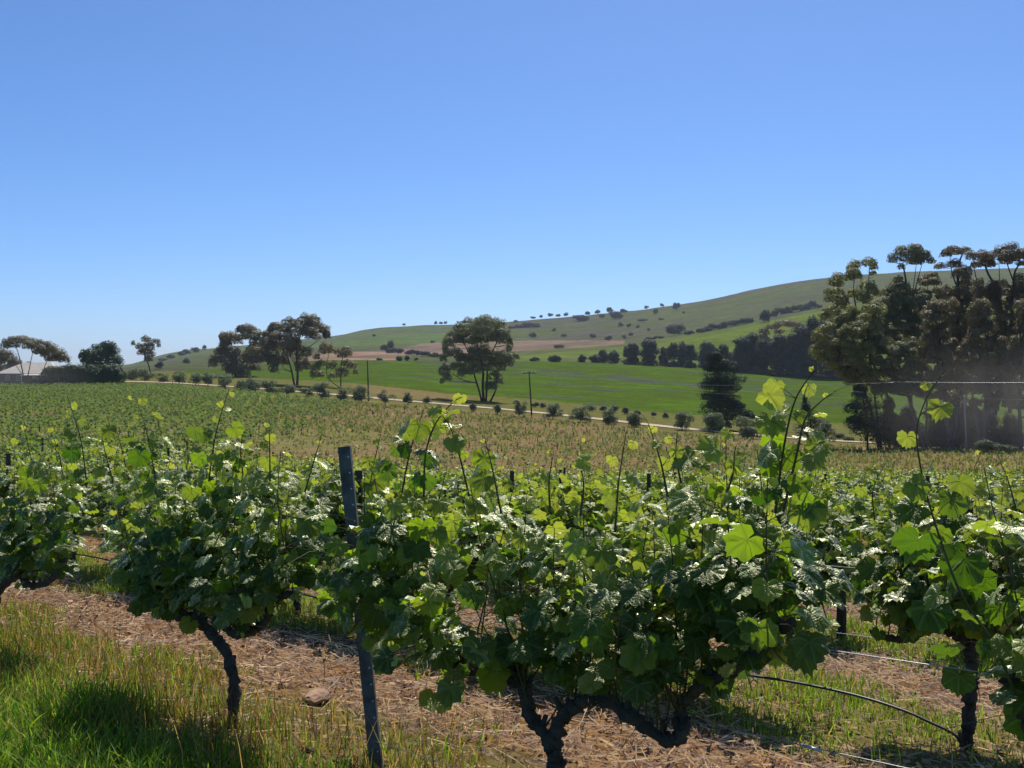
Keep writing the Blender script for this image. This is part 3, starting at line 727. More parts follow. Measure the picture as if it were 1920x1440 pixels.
for h in HERO:
    b = rowpt(h['q'], *h['base']); b[2] = hz(b[0], b[1])
    root = thing("grapevine", h['label'], "grapevine", tuple(b), GV)
    sh = lambda P: np.asarray(P) - b
    g = Geo(); tp = px_poly(h['q'], h['trunk']); tp[0, 2] = b[2] - .05; bark_tube(g, sh(tp), h['r'], h['r'] * .82, 22)
    trunk = link("trunk", g.build("trunk", M['bark'], True), root)
    arms3 = []
    for a in h['arms']:
        A = sh(px_poly(h['q'], a)); A[1:, :] += rng.normal(0, .02, A[1:].shape) * [1, 1, 0]; g = Geo(); bark_tube(g, A, h['r'] * .82, h['r'] * .5, 8 + 5 * len(a)); link("arm", g.build("arm", M['bark'], True), root)
        arms3.append(smoothline(A, 16))
    items, stems = make_vine(arms3, int(h['n'] * .98), 'fine', .185, True, vert=.18, node=.068, Lr=(.5, .92), lateral=.85, keepf=lambda e: leaf_ok(e, b, *LOW[HERO.index(h)]))
    for hp_ in h.get('hang', []):
        H_ = smoothline(px_poly(h['q'], hp_) - b + np.array([random.gauss(0, .08), random.gauss(-.05, .12), 0]), 14)
        stems.tube(H_, np.linspace(.004, .0018, 14), 4, cap=False); grow_leaves(H_, items, stems, .18, .055, 3, True, vert=.5, lateral=1.6)
    low, holes = LOW[HERO.index(h)]; items = [i for i in items if leaf_ok(i[0], b, low, holes)]
    link("leaves", leafmesh("leaves", items, 'fine'), root)
    if len(stems.V): link("stems", stems.build("stems", M['shoot'], True), root)
    for sp in h['shoots']:
        P = px_poly(h['q'], sp); dy = np.linspace(random.uniform(-.15, .15), random.uniform(-.2, .05), len(P)); P[:, 1] += dy
        P = P - b + np.array([0, 0, 0]); P = smoothline(P, 26)
        g = Geo(); g.tube(P, np.linspace(.0052, .0016, 26), 6); it = []
        big = .165 if h is HERO[4] else .14
        it = [];  grow_leaves(P, it, g, big, .066 if h is not HERO[4] else .085, 6, True, lateral=.3, spread=1.2, vert=.7)
        it = [i for i in it if abs(960 + 1920 * (i[0] + b)[0] / (i[0] + b)[1] - 650) > 30] or it
        ttip(g, P[-1], norm(P[-1] - P[-3])); ttip(g, P[-6], norm(P[-1] - P[-3]))
        so = link("shoot", g.build("shoot", M['shoot'], True), root)
        link("leaves", leafmesh("leaves", it, 'fine'), so)

# --- standard vines for the rows behind: variants, then copies
def std_vine(kind, n, smax, lateral, node, tallfrac=.12, young=4):
    ax = np.array([1.0, 0, 0])
    g = Geo(); lean = random.uniform(-.15, .15); hgt = random.uniform(.50, .62)
    T = [(0, 0, -.15), (lean * .4, 0, .2), (lean, random.uniform(-.05, .05), hgt)]; bark_tube(g, T, .036, .03, 12)
    arms = []
    ga = Geo()
    for s in (-1, 1):
        A = [np.array(T[-1])]; 
        for k in range(1, 6): A.append(np.array([lean + s * k * .20, random.gauss(0, .04), hgt + .05 + random.uniform(-.06, .08)]))
        bark_tube(ga, A, .028, .016, 14); arms.append(smoothline(A, 10))
    items, stems = make_vine(arms, n, kind, smax, perp=ax, petiole=(kind == 'mid'), lateral=lateral, node=node, Lr=(.48, .90), droops=.42, young=young)
    for k in range(int(n * tallfrac)):
        a = random.choice(arms); P = shoot_path(a[random.randrange(len(a))], random.uniform(.85, 1.12), (random.gauss(0, .15), random.gauss(0, .15)))
        stems.tube(smoothline(P, 8), np.linspace(.005, .0018, 8), 4, cap=False); grow_leaves(P, items, None, smax * .85, node * 1.2, 6, False, lateral=.15)
    return (g.build("trunk", M['bark'], True), ga.build("arms", M['bark'], True), leafmesh("leaves", items, kind), stems.build("stems", M['shoot'], True))
NEARV = [std_vine('mid', 54, .172, 1.0, .066) for _ in range(5)]
FARV = [std_vine('low', 46, .175, .95, .080, .08, 3) for _ in range(5)]
def put_vine(q, s, label, parts, scale=1.0):
    p = on_row(q, s)
    dz = (float(hz(p[0] + .5 * RD[0], p[1] + .5 * RD[1])) - float(hz(p[0] - .5 * RD[0], p[1] - .5 * RD[1])))
    root = thing("grapevine", label, "grapevine", tuple(p), GV, ROW_ANG + random.choice((0, math.pi)))
    flip = 1 if abs(root.rotation_euler.z - ROW_ANG) < .1 else -1
    root.rotation_euler = (random.gauss(0, .02), -math.atan(dz) * flip, root.rotation_euler.z)
    root.scale = (scale, scale, scale * random.uniform(.92, 1.06))
    for nm, me in zip(("trunk", "arms", "leaves", "stems"), parts): link(nm, me, root)
    return root
ROW2 = [(-20.6, "far left end of it"), (-18.0, ""), (-15.4, ""), (-12.9, ""), (-10.35, ""), (-7.8, ""), (-5.3, ""), (-2.87, ""), (-.75, ""), (1.45, ""), (6.0, "")]
W2 = {-7.8: "behind the gap at the photo's left", -5.3: "behind the leaves of the bare trunked vine", -2.87: "behind and left of the steel post", -.75: "just right of the wooden post", 1.45: "behind the middle vine's right arm",
      6.0: "outside the right edge", -10.35: "beside the post near the left edge", -12.9: "past the left post", -15.4: "second past the left post", -18.0: "third past the left post", -20.6: "fourth past the left post"}
for s, _ in ROW2:
    put_vine(Q2, s + random.gauss(0, .05), "second row grapevine " + W2[s], random.choice(NEARV), 1.04)
ORD = {3: "third", 4: "fourth", 5: "fifth", 6: "sixth", 7: "seventh", 8: "eighth", 9: "ninth", 10: "tenth", 11: "eleventh", 12: "twelfth", 13: "thirteenth", 14: "fourteenth", 15: "fifteenth", 16: "sixteenth", 17: "seventeenth", 18: "eighteenth"}
nv = 0
for r in range(3, 19):
    q = Q0 + (r - 1) * QS; s = -60 + random.uniform(0, 2.5)
    while s < 60:
        s += 2.52 + random.gauss(0, .08)
        x = s / math.hypot(1, .9); y = q - .9 * x
        lim = 36 + 6 * np.clip((x / max(y, 1)) * 2, -1, 1)
        if y < 3 or y > lim or abs(x) > .54 * y + 1.5: continue
        if nv > 250: break
        nv += 1
        put_vine(q, s, "leafy grapevine in the %s row down the slope" % ORD[r], random.choice(NEARV if y < 13 else FARV), random.uniform(.92, 1.06))
print("vines", nv)

# --- posts, wires and drip hose
def steel_post(name, base, top, label, w=.055):
    b = np.array(base); t = np.array(top)
    root = thing(name, label, "vine post", tuple(b), "posts of the vine trellis")
    ax = norm(t - b); H = np.linalg.norm(t - b)
    xv = norm(np.cross(np.array([0, 1, 0]), ax)); yv = np.cross(ax, xv)
    # open channel section: web towards the camera, two flanges, small lips
    prof = [(-w, .0), (w, .0), (w, .045), (w - .012, .045), (w - .012, .007), (-w + .012, .007), (-w + .012, .045), (-w, .045)]
    Vv = []; K = 8
    for k in range(K):
        u = -.15 + (H + .15) * k / (K - 1)
        for (a, c) in prof: Vv.append(ax * u + xv * a * (1 + .02 * math.sin(k * 2.1)) + yv * c)
    n = len(prof); Fq = [(k * n + j, k * n + (j + 1) % n, (k + 1) * n + (j + 1) % n, (k + 1) * n + j) for k in range(K - 1) for j in range(n)]
    base_i = (K - 1) * n
    caps = [(base_i + 0, base_i + 1, base_i + 4, base_i + 5), (base_i + 1, base_i + 2, base_i + 3, base_i + 4), (base_i + 0, base_i + 5, base_i + 6, base_i + 7)]
    g = Geo(); g.add(Vv, Fq, caps); link("channel", g.build("channel", M['steel']), root)
    g = Geo()
    for u in np.arange(.12, H - .05, .085):
        c = ax * u + xv * (w - .013) - yv * .002; th = np.linspace(0, 2 * np.pi, 8, endpoint=False)
        ring = [c + (xv * math.cos(a) + ax * math.sin(a)) * .0045 for a in th]
        ring2 = [p + yv * .0018 for p in ring]; g.add(ring + ring2, [list(range(8))[::-1]], [(k, (k + 1) % 8, 8 + (k + 1) % 8, 8 + k) for k in range(8)])
    link("wire_holes", g.build("wire_holes", M['hole']), root); return root
pb = rowpt(Q0, 705, 1470); pb[2] = hz(pb[0], pb[1]); pt = rowpt(Q0, 643, 838); pt[1] += .02
steel_post("steel_post", pb, pt, "leaning steel channel post standing before the middle grapevine", .032)
def wood_post(base, H, label, r=.035, lean=(0, 0), grp="posts of the vine trellis"):
    g = Geo(); P = [np.array([lean[0] * u, lean[1] * u, -.1 + (H + .1) * u]) for u in np.linspace(0, 1, 6)]
    g.tube(P, np.linspace(r, r * .92, 6), 8, .05)
    return tag(link("vine_post", g.build("vine_post", M['wood'], False), None, tuple(base)), label, "vine post", grp)
for (qq, px, top, lab) in ((Q2, 672, 882, "dark wooden post poking up right behind the steel post"), (Q2, 15, 850, "short dark post above the leaves at the left edge"),
                           (Q0 + 2 * QS, 1816, 938, "dark post in the third row above the right trunk"), (Q0 + 2 * QS, 1579, 1110, "thin dark post seen in the gap right of the middle vine")):
    p = rowpt(qq, px, top); z = float(hz(p[0], p[1])); wood_post((p[0], p[1], z), p[2] - z, lab, .038 if qq == Q2 else .045)
for (qq, off) in ((Q0 + 3 * QS, 0.), (Q0 + 4 * QS, 3.1), (Q0 + 5 * QS, 1.4), (Q0 + 6 * QS, 5), (Q0 + 7 * QS, 2)):
    for k in range(-4, 4):
        p = on_row(qq, k * 7.8 + off)
        if p[1] > 6 and abs(p[0]) < .52 * p[1] and p[1] < 34: wood_post(p, 1.42, "dark trellis post almost hidden in the leaves farther down", .035)
def along(q, s0, s1, h, n=40, sag=.0):
    P = []
    for s in np.linspace(s0, s1, n):
        x = s / math.hypot(1, .9); y = q - .9 * x; u = (s - s0) / 2.6 % 1
        P.append((x, y, float(hz0(x, y)) + h - sag * 4 * u * (1 - u)))
    return np.array(P)
def wire(q, s0, s1, h, label, r=.0016, name="trellis_wire", cat="wire", grp="wires of the vine trellis", mat='wire', sag=.01, smooth=False, pts=None):
    g = Geo(); P = along(q, s0, s1, h, 60, sag) if pts is None else pts
    g.tube(P, r, 5); return tag(link(name, g.build(name, M[mat], True)), label, cat, grp)
wire(Q0, -12, 4.2, .20, "lowest wire running along the foot of the first vine row")
wire(Q0, -12, 4.2, .66, "middle wire of the first row passing the forked trunk", .002)
wire(Q0, -12, 4.2, 1.02, "top wire of the first row running through the leaves", .002)
wire(Q2, -22, 7, .58, "lower wire of the second vine row")
wire(Q2, -22, 7, 1.0, "upper wire of the second vine row")
wire(Q0 + 2 * QS, -20, 8, .6, "wire of the third vine row")
hp = px_poly(Q2, [(560, 1112), (620, 1128), (700, 1148), (860, 1180), (1000, 1205), (1120, 1222), (1240, 1243), (1330, 1256), (1470, 1275), (1600, 1302), (1690, 1330), (1740, 1352), (1785, 1374), (1800, 1392)])
hl = along(Q2, -20, -3.2, .22, 30, .03); hp = np.vstack([hl, hp]); hp[:, 1] -= .03
for k in range(len(hp)): hp[k, 2] = max(hp[k, 2], float(hz(hp[k, 0], hp[k, 1])) + .012)
wire(0, 0, 0, 0, "black drip hose sagging between the trunks of the second row", .009, "drip_hose", "hose", None, 'hose', pts=smoothline(hp, 120))
h1p = px_poly(Q0, [(560, 1452), (580, 1436), (615, 1429), (645, 1434), (665, 1446), (690, 1475)]); 
for k in range(len(h1p)): h1p[k, 2] = max(h1p[k, 2], float(hz(h1p[k, 0], h1p[k, 1])) + .012)
wire(0, 0, 0, 0, "short looped end of black hose in the grass by the steel post", .010, "drip_hose", "hose", None, 'hose', pts=smoothline(h1p, 24))
# turnbuckle clip on the wire at the lower right
cp = rowpt(Q0, 1524, 1357); zc = float(hz0(cp[0], cp[1])) + .655
g = Geo(); g.tube([np.array([cp[0] - .035 * RD[0], cp[1] - .035 * RD[1] - .003, zc]), np.array([cp[0] + .035 * RD[0], cp[1] + .035 * RD[1] - .003, zc - .004])], [.006, .006], 8)
g.tube([np.array([cp[0] - .05 * RD[0], cp[1] - .05 * RD[1] - .003, zc + .001]), np.array([cp[0] - .03 * RD[0], cp[1] - .03 * RD[1] - .003, zc])], [.003, .005], 8)
tag(link("wire_joiner", g.build("wire_joiner", M['hole'], True)), "small metal joiner on the wire at the lower right", "wire joiner")

# --- stones
def stone(px, py, sx, sy, sz, label, seed):
    p = hit(px, py, 2.5, 20); r = np.random.default_rng(seed)
    import bmesh
    bm = bmesh.new(); bmesh.ops.create_icosphere(bm, subdivisions=3, radius=1)
    V = np.array([v.co[:] for v in bm.verts]); 
    dirs = norm(r.normal(size=(14, 3))); dd = r.uniform(.62, .95, 14)
    for d, k in zip(dirs, dd):
        t = V @ d; V = V - np.maximum(t - k, 0)[:, None] * d
    V = V * [sx, sy, sz] + r.normal(0, .002, V.shape)
    for v, c in zip(bm.verts, V): v.co = c
    me = bpy.data.meshes.new("stone"); bm.to_mesh(me); bm.free(); me.materials.append(M['stone'])
    o = link("stone", me, None, (p[0], p[1], p[2] + sz * .45), r.uniform(0, 3)); return tag(o, label, "stone", "stones lying between the rows")
stone(592, 1318, .125, .09, .055, "flat reddish stone, the largest, left of the steel post", 3)
stone(395, 1268, .085, .07, .05, "reddish stone lying beside the bending trunk", 5)
stone(474, 1220, .06, .04, .015, "thin pale slab between the bending trunk and the post", 8)
stone(1412, 1408, .05, .04, .03, "small dark stone under the middle vine", 11)
stone(815, 1338, .05, .035, .018, "small dark chip of stone right of the steel post", 13)
stone(500, 1222, .03, .03, .02, "tiny pale pebble near the thin slab", 15)
stone(1788, 1225, .09, .07, .03, "brown stone behind the right trunk", 17)
for k in range(46):
    y = random.uniform(4.2, 11); x = random.uniform(-.5, .5) * y; qq = y + .9 * x
    if .75 > rowdist(np.array(qq)) or qq < 5: continue
    z = float(hz(x, y)); s = random.uniform(.014, .035)
    pxx = 960 + 1920 * x / y; pyy = 700 - (z - EYE) / y * 1920
    if pyy < 1445: stone(pxx, pyy, s * 1.4, s, s * .6, "small brown stone among the straw of the vineyard floor", 100 + k)
# ------------------------------------------------------------------ trees
def clump_leaves(g, c, r, n, sz, shell=.80, up=.35, seed=None, long=1.5):
    """leaf-sized faces filling an uneven dome shaped clump"""
    d = norm(rng.normal(size=(n, 3))); d[:, 2] = np.where(d[:, 2] < -.55, -d[:, 2] * .5, d[:, 2])
    lump = 1 + .22 * np.sin(d[:, 0] * 5 + c[0] * 3) * np.sin(d[:, 2] * 4 + c[2]) + .15 * np.sin(d[:, 1] * 7)
    rad = rng.uniform(shell, 1.0, n) ** .7 * lump
    P = np.array(c) + d * rad[:, None] * np.array(r)
    nr = norm(d * 1.2 + rng.normal(0, .38, (n, 3)) + [0, 0, up]); t = norm(np.cross(nr, rng.normal(size=(n, 3)))); b = np.cross(nr, t)
    s = sz * rng.uniform(.55, 1.3, n)[:, None]
    V = np.stack([P - t * s * long, P - b * s * .6 + nr * s * .15, P + t * s * long, P + b * s * .6 + nr * s * .15], 1).reshape(-1, 3)
    g.add(V, np.arange(n * 4).reshape(n, 4))

def tree(name, label, cat, base, clumps, trunks, leafm, barkm, dmin=60, depth=.7, group=None, trunk_r=None, fs=1.0, D=None, dens=1.0, limbs=True, extra=0, up=.5, rk=.85, fat=1.0, tall=1.0):
    """clumps: (px,py,rx,ry) outline sizes measured on the photo and turned into metres at the tree's distance; each gets its own depth"""
    b = hit(base[0], base[1], dmin, 1700) if D is None else None
    if b is None:
        x, y = (base[0] - 960) / 1920 * D, D; b = np.array([x, y, float(hz(x, y))])
    Dm = b[1]; k = Dm / 1920
    root = thing(name, label, cat, tuple(b), group)
    cx = np.array([c[0] for c in clumps], float); cy = np.array([c[1] for c in clumps], float)
    Rw = max((cx.max() - cx.min()) / 2, 6); mx = (cx.max() + cx.min()) / 2
    C = []
    for (px, py, rx, ry) in clumps:
        y = random.uniform(-1, 1) * depth * math.sqrt(max(.12, 1 - ((px - mx) / (Rw * 1.15)) ** 2)) * Rw * k
        C.append((np.array([(px - 960) / 1920 * (Dm + y), Dm + y, EYE + (700 - py) / 1920 * (Dm + y)]) - b, rx * k, ry * k))
    for _ in range(extra):
        c, rx, ry = random.choice(C); C.append((c * [1, .3, 1] + np.array([random.gauss(0, rx * .5), random.uniform(-1, 1) * Rw * k * depth * .7, random.gauss(0, ry * .5)]), rx * .9, ry * .9))
    g = Geo(); s0 = max(.030, .62 * Dm / 1024) * fs * .98; dens *= 1.5
    for c, rx, ry in C:
        rx *= 1.32 * fat; ry *= 1.5 * fat * tall; n = int(np.clip(dens * 4.2 * (rx * ry + rx * rx * .5) / (s0 * s0), 30, 1100))
        clump_leaves(g, c, (rx, rx * rk, ry), n, s0, up=up)
    link("crown", g.build("crown", leafm), root)
    if trunks:
        g = Geo(); TP = []; tr0 = trunk_r or .02 * (b[1] * 0 + (base[1] - cy.min()) * k)
        for ti, tp in enumerate(trunks):
            P = []
            for j, (px, py) in enumerate(tp):
                yy = random.uniform(-.5, .5) * Rw * k * depth * .5 * (j > 0) * j / len(tp)
                P.append(np.array([(px - 960) / 1920 * (Dm + yy), Dm + yy, EYE + (700 - py) / 1920 * (Dm + yy)]) - b)
            if tp[0][1] >= base[1] - 3: P[0][2] = -.15
            Pn = smoothline(P, 14); r0 = tr0 * (1 if ti == 0 else .75) * (1 if tp[0][1] >= base[1] - 6 else .55)
            g.tube(Pn, np.linspace(r0, r0 * .35, 14), 6, .06); TP += [(p, r0 * (1 - .65 * i / 14)) for i, p in enumerate(Pn)]
        link("trunk", g.build("trunk", barkm, True), root)
        if limbs:
            g = Geo()
            for c, rx, ry in C:
                best = min(TP, key=lambda q: np.linalg.norm((q[0] - c) * [1, 1, 1.0]) + (8 if q[0][2] > c[2] - .3 * ry else 0))
                p, r = best; m = (p + c) / 2 + np.array([random.gauss(0, .25), random.gauss(0, .25), -abs(c[2] - p[2]) * .18])
                e = c + np.array([0, 0, -.1 * ry]); r1 = min(r * .5, .12)
                g.tube(smoothline([p, m, e], 7), np.linspace(r1, r1 * .35, 7), 4)
                for _ in range(2):
                    e2 = c + np.array([random.uniform(-.7, .7) * rx, random.uniform(-.6, .6) * rx, random.uniform(-.1, .6) * ry]); g.tube([e - (e - m) * .3, e2], [r1 * .35, r1 * .15], 3)
            link("limbs", g.build("limbs", barkm, True), root)
    return root

TG = "gum trees beside the dirt road"
tree("gum_tree", "many-trunked gum tree with a round crown standing alone in the middle, by the road", "gum tree", (907, 752),
 [(908,605,14,8),(879,608,12,8),(924,611,12,9),(893,616,12,8),(864,616,9,7),(931,618,8,8),(870,625,12,8),(908,624,14,8),(850,634,12,8),(841,643,8,8),(861,638,10,6),(882,634,10,7),(943,628,9,8),(946,638,9,7),
  (957,644,4,9),(925,634,9,7),(902,638,10,6),(835,654,4,8),(954,654,4,6),(841,664,7,5),(831,672,5,6),(855,660,8,5),(865,671,8,6),(887,662,8,9),(896,664,10,10),(908,667,10,10),(924,667,11,8),(882,679,9,9),(899,680,12,10),
  (917,680,12,10),(930,679,8,9),(949,672,10,8),(954,680,6,7),(966,669,6,5),(940,687,6,9),(909,691,12,6),(890,694,9,7),(873,697,9,6),(864,700,5,7),(858,686,10,4),(844,690,10,5),(833,697,7,8),(838,708,6,6),(829,714,3,4),(928,705,9,7),(935,714,6,6),(921,726,8,5)],
 [[(907,753),(905,722),(906,695),(900,665),(893,640),(890,620)],[(903,752),(899,735),(892,712),(886,690),(878,660),(868,640)],[(911,753),(913,720),(914,692),(922,662),(932,640),(930,622)],[(919,752),(928,735),(931,715)],[(894,718),(872,714),(856,706),(846,698)]],
 M['gumleaf'], M['darkbark'], trunk_r=.32, group=TG, extra=20, fat=1.12)
tree("gum_tree", "tallest of the three gums left of centre, with a wide spreading crown", "gum tree", (557, 722),
 [(575,599,10,7),(544,605,10,6),(517,613,10,6),(589,610,11,8),(567,611,10,8),(606,619,9,7),(613,627,5,8),(552,617,12,8),(530,617,8,6),(510,621,6,7),(581,621,10,6),(500,628,6,5),(516,631,8,6),(536,627,8,10),(564,625,9,7),(589,631,10,5),
  (499,642,8,7),(516,646,10,8),(539,642,8,10),(549,638,8,8),(492,658,9,8),(510,661,10,9),(536,658,9,12),(556,658,10,10),(572,661,10,8),(499,672,9,7),(514,677,8,8),(533,675,6,9),(564,677,11,10),(573,686,7,7),(514,691,6,8),(561,688,6,8)],
 [[(557,722),(558,695),(556,670),(560,640),(570,612)],[(552,720),(546,692),(540,670),(536,640),(541,615)],[(546,697),(534,692),(527,682)],[(558,672),(574,655),(590,643),(606,632)]], M['gumbrown'], M['gumbark'], trunk_r=.35, group=TG, extra=22, fat=1.12)
tree("gum_tree", "leftmost of the three gums left of centre, leaning with a drooping crown", "gum tree", (441, 706),
 [(450,619,6,5),(464,617,8,6),(475,621,6,6),(433,632,12,6),(421,630,7,5),(424,638,8,7),(471,628,10,7),(488,630,6,7),(458,631,7,6),(480,639,8,6),(446,639,6,6),(422,658,9,7),(435,664,11,8),(474,658,10,9),(483,655,9,8),(408,674,9,7),(399,680,6,8),
  (427,674,11,8),(447,671,12,8),(467,672,11,8),(439,686,12,9),(432,692,6,9),(455,695,10,8),(446,698,8,6),(474,689,8,6)],
 [[(441,708),(450,690),(462,670),(470,645),(467,622)],[(441,706),(444,670),(436,650),(430,636)],[(452,690),(470,678),(484,660)]], M['gumbrown'], M['gumbark'], trunk_r=.32, group=TG, extra=16, fat=1.12)
tree("gum_tree", "small thin gum with scattered clumps, right of the tallest left gum", "gum tree", (639, 727),
 [(613,650,9,6),(605,658,6,6),(594,669,5,5),(621,658,8,5),(639,660,9,5),(649,657,8,6),(642,667,8,4),(656,664,4,5),(592,689,7,7),(586,703,4,8),(603,682,6,5),(622,686,8,7),(624,705,6,5),(641,700,9,9),(649,682,8,5),(661,686,7,6),(667,697,4,5),(599,703,7,6)],
 [[(639,728),(639,700),(641,680),(643,665)],[(638,726),(615,708),(613,682),(618,660)]], M['gumbrown'], M['gumbark'], trunk_r=.18, group=TG, dens=.8)
tree("gum_tree", "small gum on a thin bare leaning trunk against the sky at the left", "gum tree", (282, 703),
 [(274,637,7,5),(263,650,6,5),(250,644,3,4),(278,652,9,8),(293,641,6,4),(266,661,6,6),(281,665,7,7),(278,674,6,4),(284,646,5,4),(298,648,3,3)],
 [[(283,705),(278,682),(271,668),(275,650)],[(277,680),(285,665)]], M['gumbrown'], M['darkbark'], trunk_r=.28, group=TG)
tree("broadleaf_tree", "rounded dark green leafy tree rising behind the clipped hedge", "tree", (190, 716),
 [(203,648,10,6),(188,654,12,7),(210,657,10,8),(169,665,10,8),(188,668,14,8),(206,670,13,8),(221,677,8,7),(164,678,8,8),(188,680,16,8),(210,684,12,8),(172,690,12,8),(196,694,16,8)],
 [[(190,718),(190,695),(188,670)]], M['broad'], M['darkbark'], trunk_r=.3, extra=8)
tree("gum_tree", "umbrella shaped gum arching over the pale roof at the far left", "gum tree", (46, 721),
 [(32,638,14,6),(47,639,13,6),(11,646,7,8),(24,646,10,6),(54,648,9,7),(71,644,10,6),(75,655,12,7),(90,650,10,7),(98,659,11,8),(111,665,10,8),(122,674,8,6),(105,672,9,6),(94,673,8,5),(84,665,6,5)],
 [[(46,722),(42,695),(36,668),(30,648)],[(48,722),(55,692),(60,668),(66,650)],[(60,722),(78,704),(85,684),(96,662)],[(40,700),(24,675),(18,655)]], M['gumbrown'], M['gumbark'], trunk_r=.2, D=236, depth=.5, extra=4)
tree("gum_tree", "low brown gum half cut off by the left edge behind the house", "gum tree", (-2, 722),
 [(0,662,12,7),(14,668,12,7),(-8,676,14,9),(10,680,14,9),(26,684,9,8),(-12,692,14,8),(16,694,12,7)], [[(-2,722),(0,690),(4,670)]], M['gumbrown'], M['gumbark'], D=262, extra=3)

# eucalypt grove at the right: emergent crowns first, then the dense middle shared between the trunks
GG = "tall eucalypts of the grove at the right edge"
grove = [
 dict(lab="leaning eucalypt on the left flank of the tall grove, crowns stepping down to the left", base=(1684,836), D=128, mat='gumleaf2',
  cl=[(1602,497,9,7),(1628,493,12,7),(1637,501,7,6),(1593,503,6,5),(1598,512,10,7),(1590,521,9,7),(1607,518,7,6),(1636,513,6,4),(1570,521,9,7),(1561,530,8,7),(1572,532,8,7),(1552,548,7,6),(1570,547,10,6),(1553,561,8,7),(1576,562,12,9),(1598,551,10,8),(1625,538,14,9),(1634,545,10,8),(1616,558,11,8),(1627,565,10,7),(1645,551,6,6),(1576,574,10,8),(1556,584,13,8),(1546,594,9,8),(1564,596,10,8),(1585,599,10,7)],
  tr=[[(1684,837),(1670,760),(1640,690),(1615,620),(1592,570),(1574,540)],[(1640,690),(1622,600),(1626,550),(1630,500)],[(1610,600),(1600,550),(1603,510)],[(1680,800),(1640,720),(1600,660),(1560,600)]]),
 dict(lab="eucalypt whose two domed crowns stand up clear of the grove, left of the others", base=(1712,837), D=132, mat='gumleaf',
  cl=[(1673,486,8,8),(1688,472,11,8),(1697,483,12,9),(1711,469,11,8),(1717,469,11,8),(1724,481,14,9),(1735,481,8,8),(1744,490,7,5),(1715,490,12,8),(1689,501,6,5),(1683,525,8,6),(1675,541,11,8),(1693,538,11,8),(1700,548,10,8),(1664,548,9,8)],
  tr=[[(1712,838),(1706,700),(1702,600),(1698,530),(1692,495)],[(1705,640),(1710,560),(1717,498)],[(1702,600),(1716,540),(1728,495)]]),
 dict(lab="eucalypt with a thin flat topped crown above the middle of the grove", base=(1790,838), D=134, mat='gumbrown',
  cl=[(1785,469,10,6),(1773,477,9,6),(1792,474,12,4),(1807,470,10,5),(1787,496,12,7),(1761,500,9,5),(1807,509,12,8),(1795,513,9,8),(1810,525,8,10),(1730,527,9,7),(1747,519,10,7),(1749,529,8,6)],
  tr=[[(1790,839),(1795,640),(1797,560),(1795,520),(1798,492),(1804,476)],[(1760,700),(1742,570),(1738,535)],[(1797,545),(1785,515),(1780,485)]]),
 dict(lab="eucalypt with a rust brown dome just left of the biggest crown", base=(1858,838), D=127, mat='gumbrown',
  cl=[(1818,481,8,8),(1837,481,12,8),(1850,484,12,9),(1847,493,13,8),(1830,497,9,6),(1858,496,6,6),(1833,530,9,6)],
  tr=[[(1862,839),(1876,620),(1868,548),(1850,510),(1846,495)],[(1850,640),(1836,560),(1828,515),(1822,495)]]),
 dict(lab="eucalypt with the biggest rounded crown, at the right edge of the grove", base=(1893,839), D=125, mat='gumbrown',
  cl=[(1874,474,11,9),(1894,467,12,9),(1883,481,14,8),(1897,484,12,8),(1909,480,9,8),(1918,475,10,7),(1914,495,8,4),(1909,522,8,7),(1932,480,9,7)],
  tr=[[(1893,840),(1896,620),(1900,522),(1908,498)],[(1900,530),(1889,500),(1885,485)],[(1888,640),(1876,560),(1872,495)]]),
 dict(lab="shorter bushy eucalypt filling the left foot of the grove", base=(1650,837), D=122, mat='gumleaf2', cl=[], tr=[[(1650,838),(1630,760),(1600,700),(1570,665)],[(1652,838),(1640,740),(1630,660)]]),
 dict(lab="slanting eucalypt trunk in the open left half of the grove", base=(1735,838), D=121, mat='gumleaf', cl=[], tr=[[(1735,839),(1712,770),(1690,700),(1676,640)],[(1735,839),(1738,760),(1732,680)]]),
 dict(lab="slim eucalypt in the middle of the grove beside the power pole", base=(1782,839), D=119, mat='gumbrown', cl=[], tr=[[(1782,840),(1774,760),(1768,690),(1760,620)],[(1784,838),(1800,740),(1806,680)]]),
 dict(lab="dark eucalypt right of the power pole", base=(1842,840), D=118, mat='gumbrown', cl=[], tr=[[(1842,841),(1848,760),(1850,690),(1852,620)],[(1843,838),(1826,760),(1820,690)]]),
 dict(lab="dark eucalypt cut by the right edge of the photo", base=(1915,840), D=117, mat='gumbrown', cl=[], tr=[[(1915,841),(1912,760),(1916,690),(1912,620)]]),
 dict(lab="eucalypt outside the right edge closing the grove", base=(1965,840), D=122, mat='gumbrown', cl=[(1950,500,14,9),(1965,520,14,10)], tr=[[(1965,841),(1962,700),(1960,560)]]),
]
def topline(px): return np.interp(px, [1530, 1560, 1600, 1650, 1690, 1720, 1760, 1800, 1850, 1990], [640, 600, 590, 572, 550, 556, 548, 542, 538, 536])
def botline(px): return np.interp(px, [1530, 1560, 1600, 1640, 1700, 1760, 1820, 1900, 1990], [672, 694, 722, 740, 738, 748, 752, 762, 765])
for px in np.arange(1532, 1990, 13.0):
    py = topline(px)
    while py < botline(px):
        qx, qy = px + random.gauss(0, 5), py + random.gauss(0, 4)
        i = int(np.argmin([abs(gt['tr'][0][-1][0] - qx) * .7 + abs(gt['tr'][0][0][0] - qx) * .5 + (30 if (k < 5 and qy > 640) else 0) + (40 if (k >= 5 and qy < 570) else 0) for k, gt in enumerate(grove)]))
        if random.random() < .95: grove[i]['cl'].append((qx, qy, random.uniform(6.5, 12), random.uniform(5.5, 9)))
        py += random.uniform(8, 12)
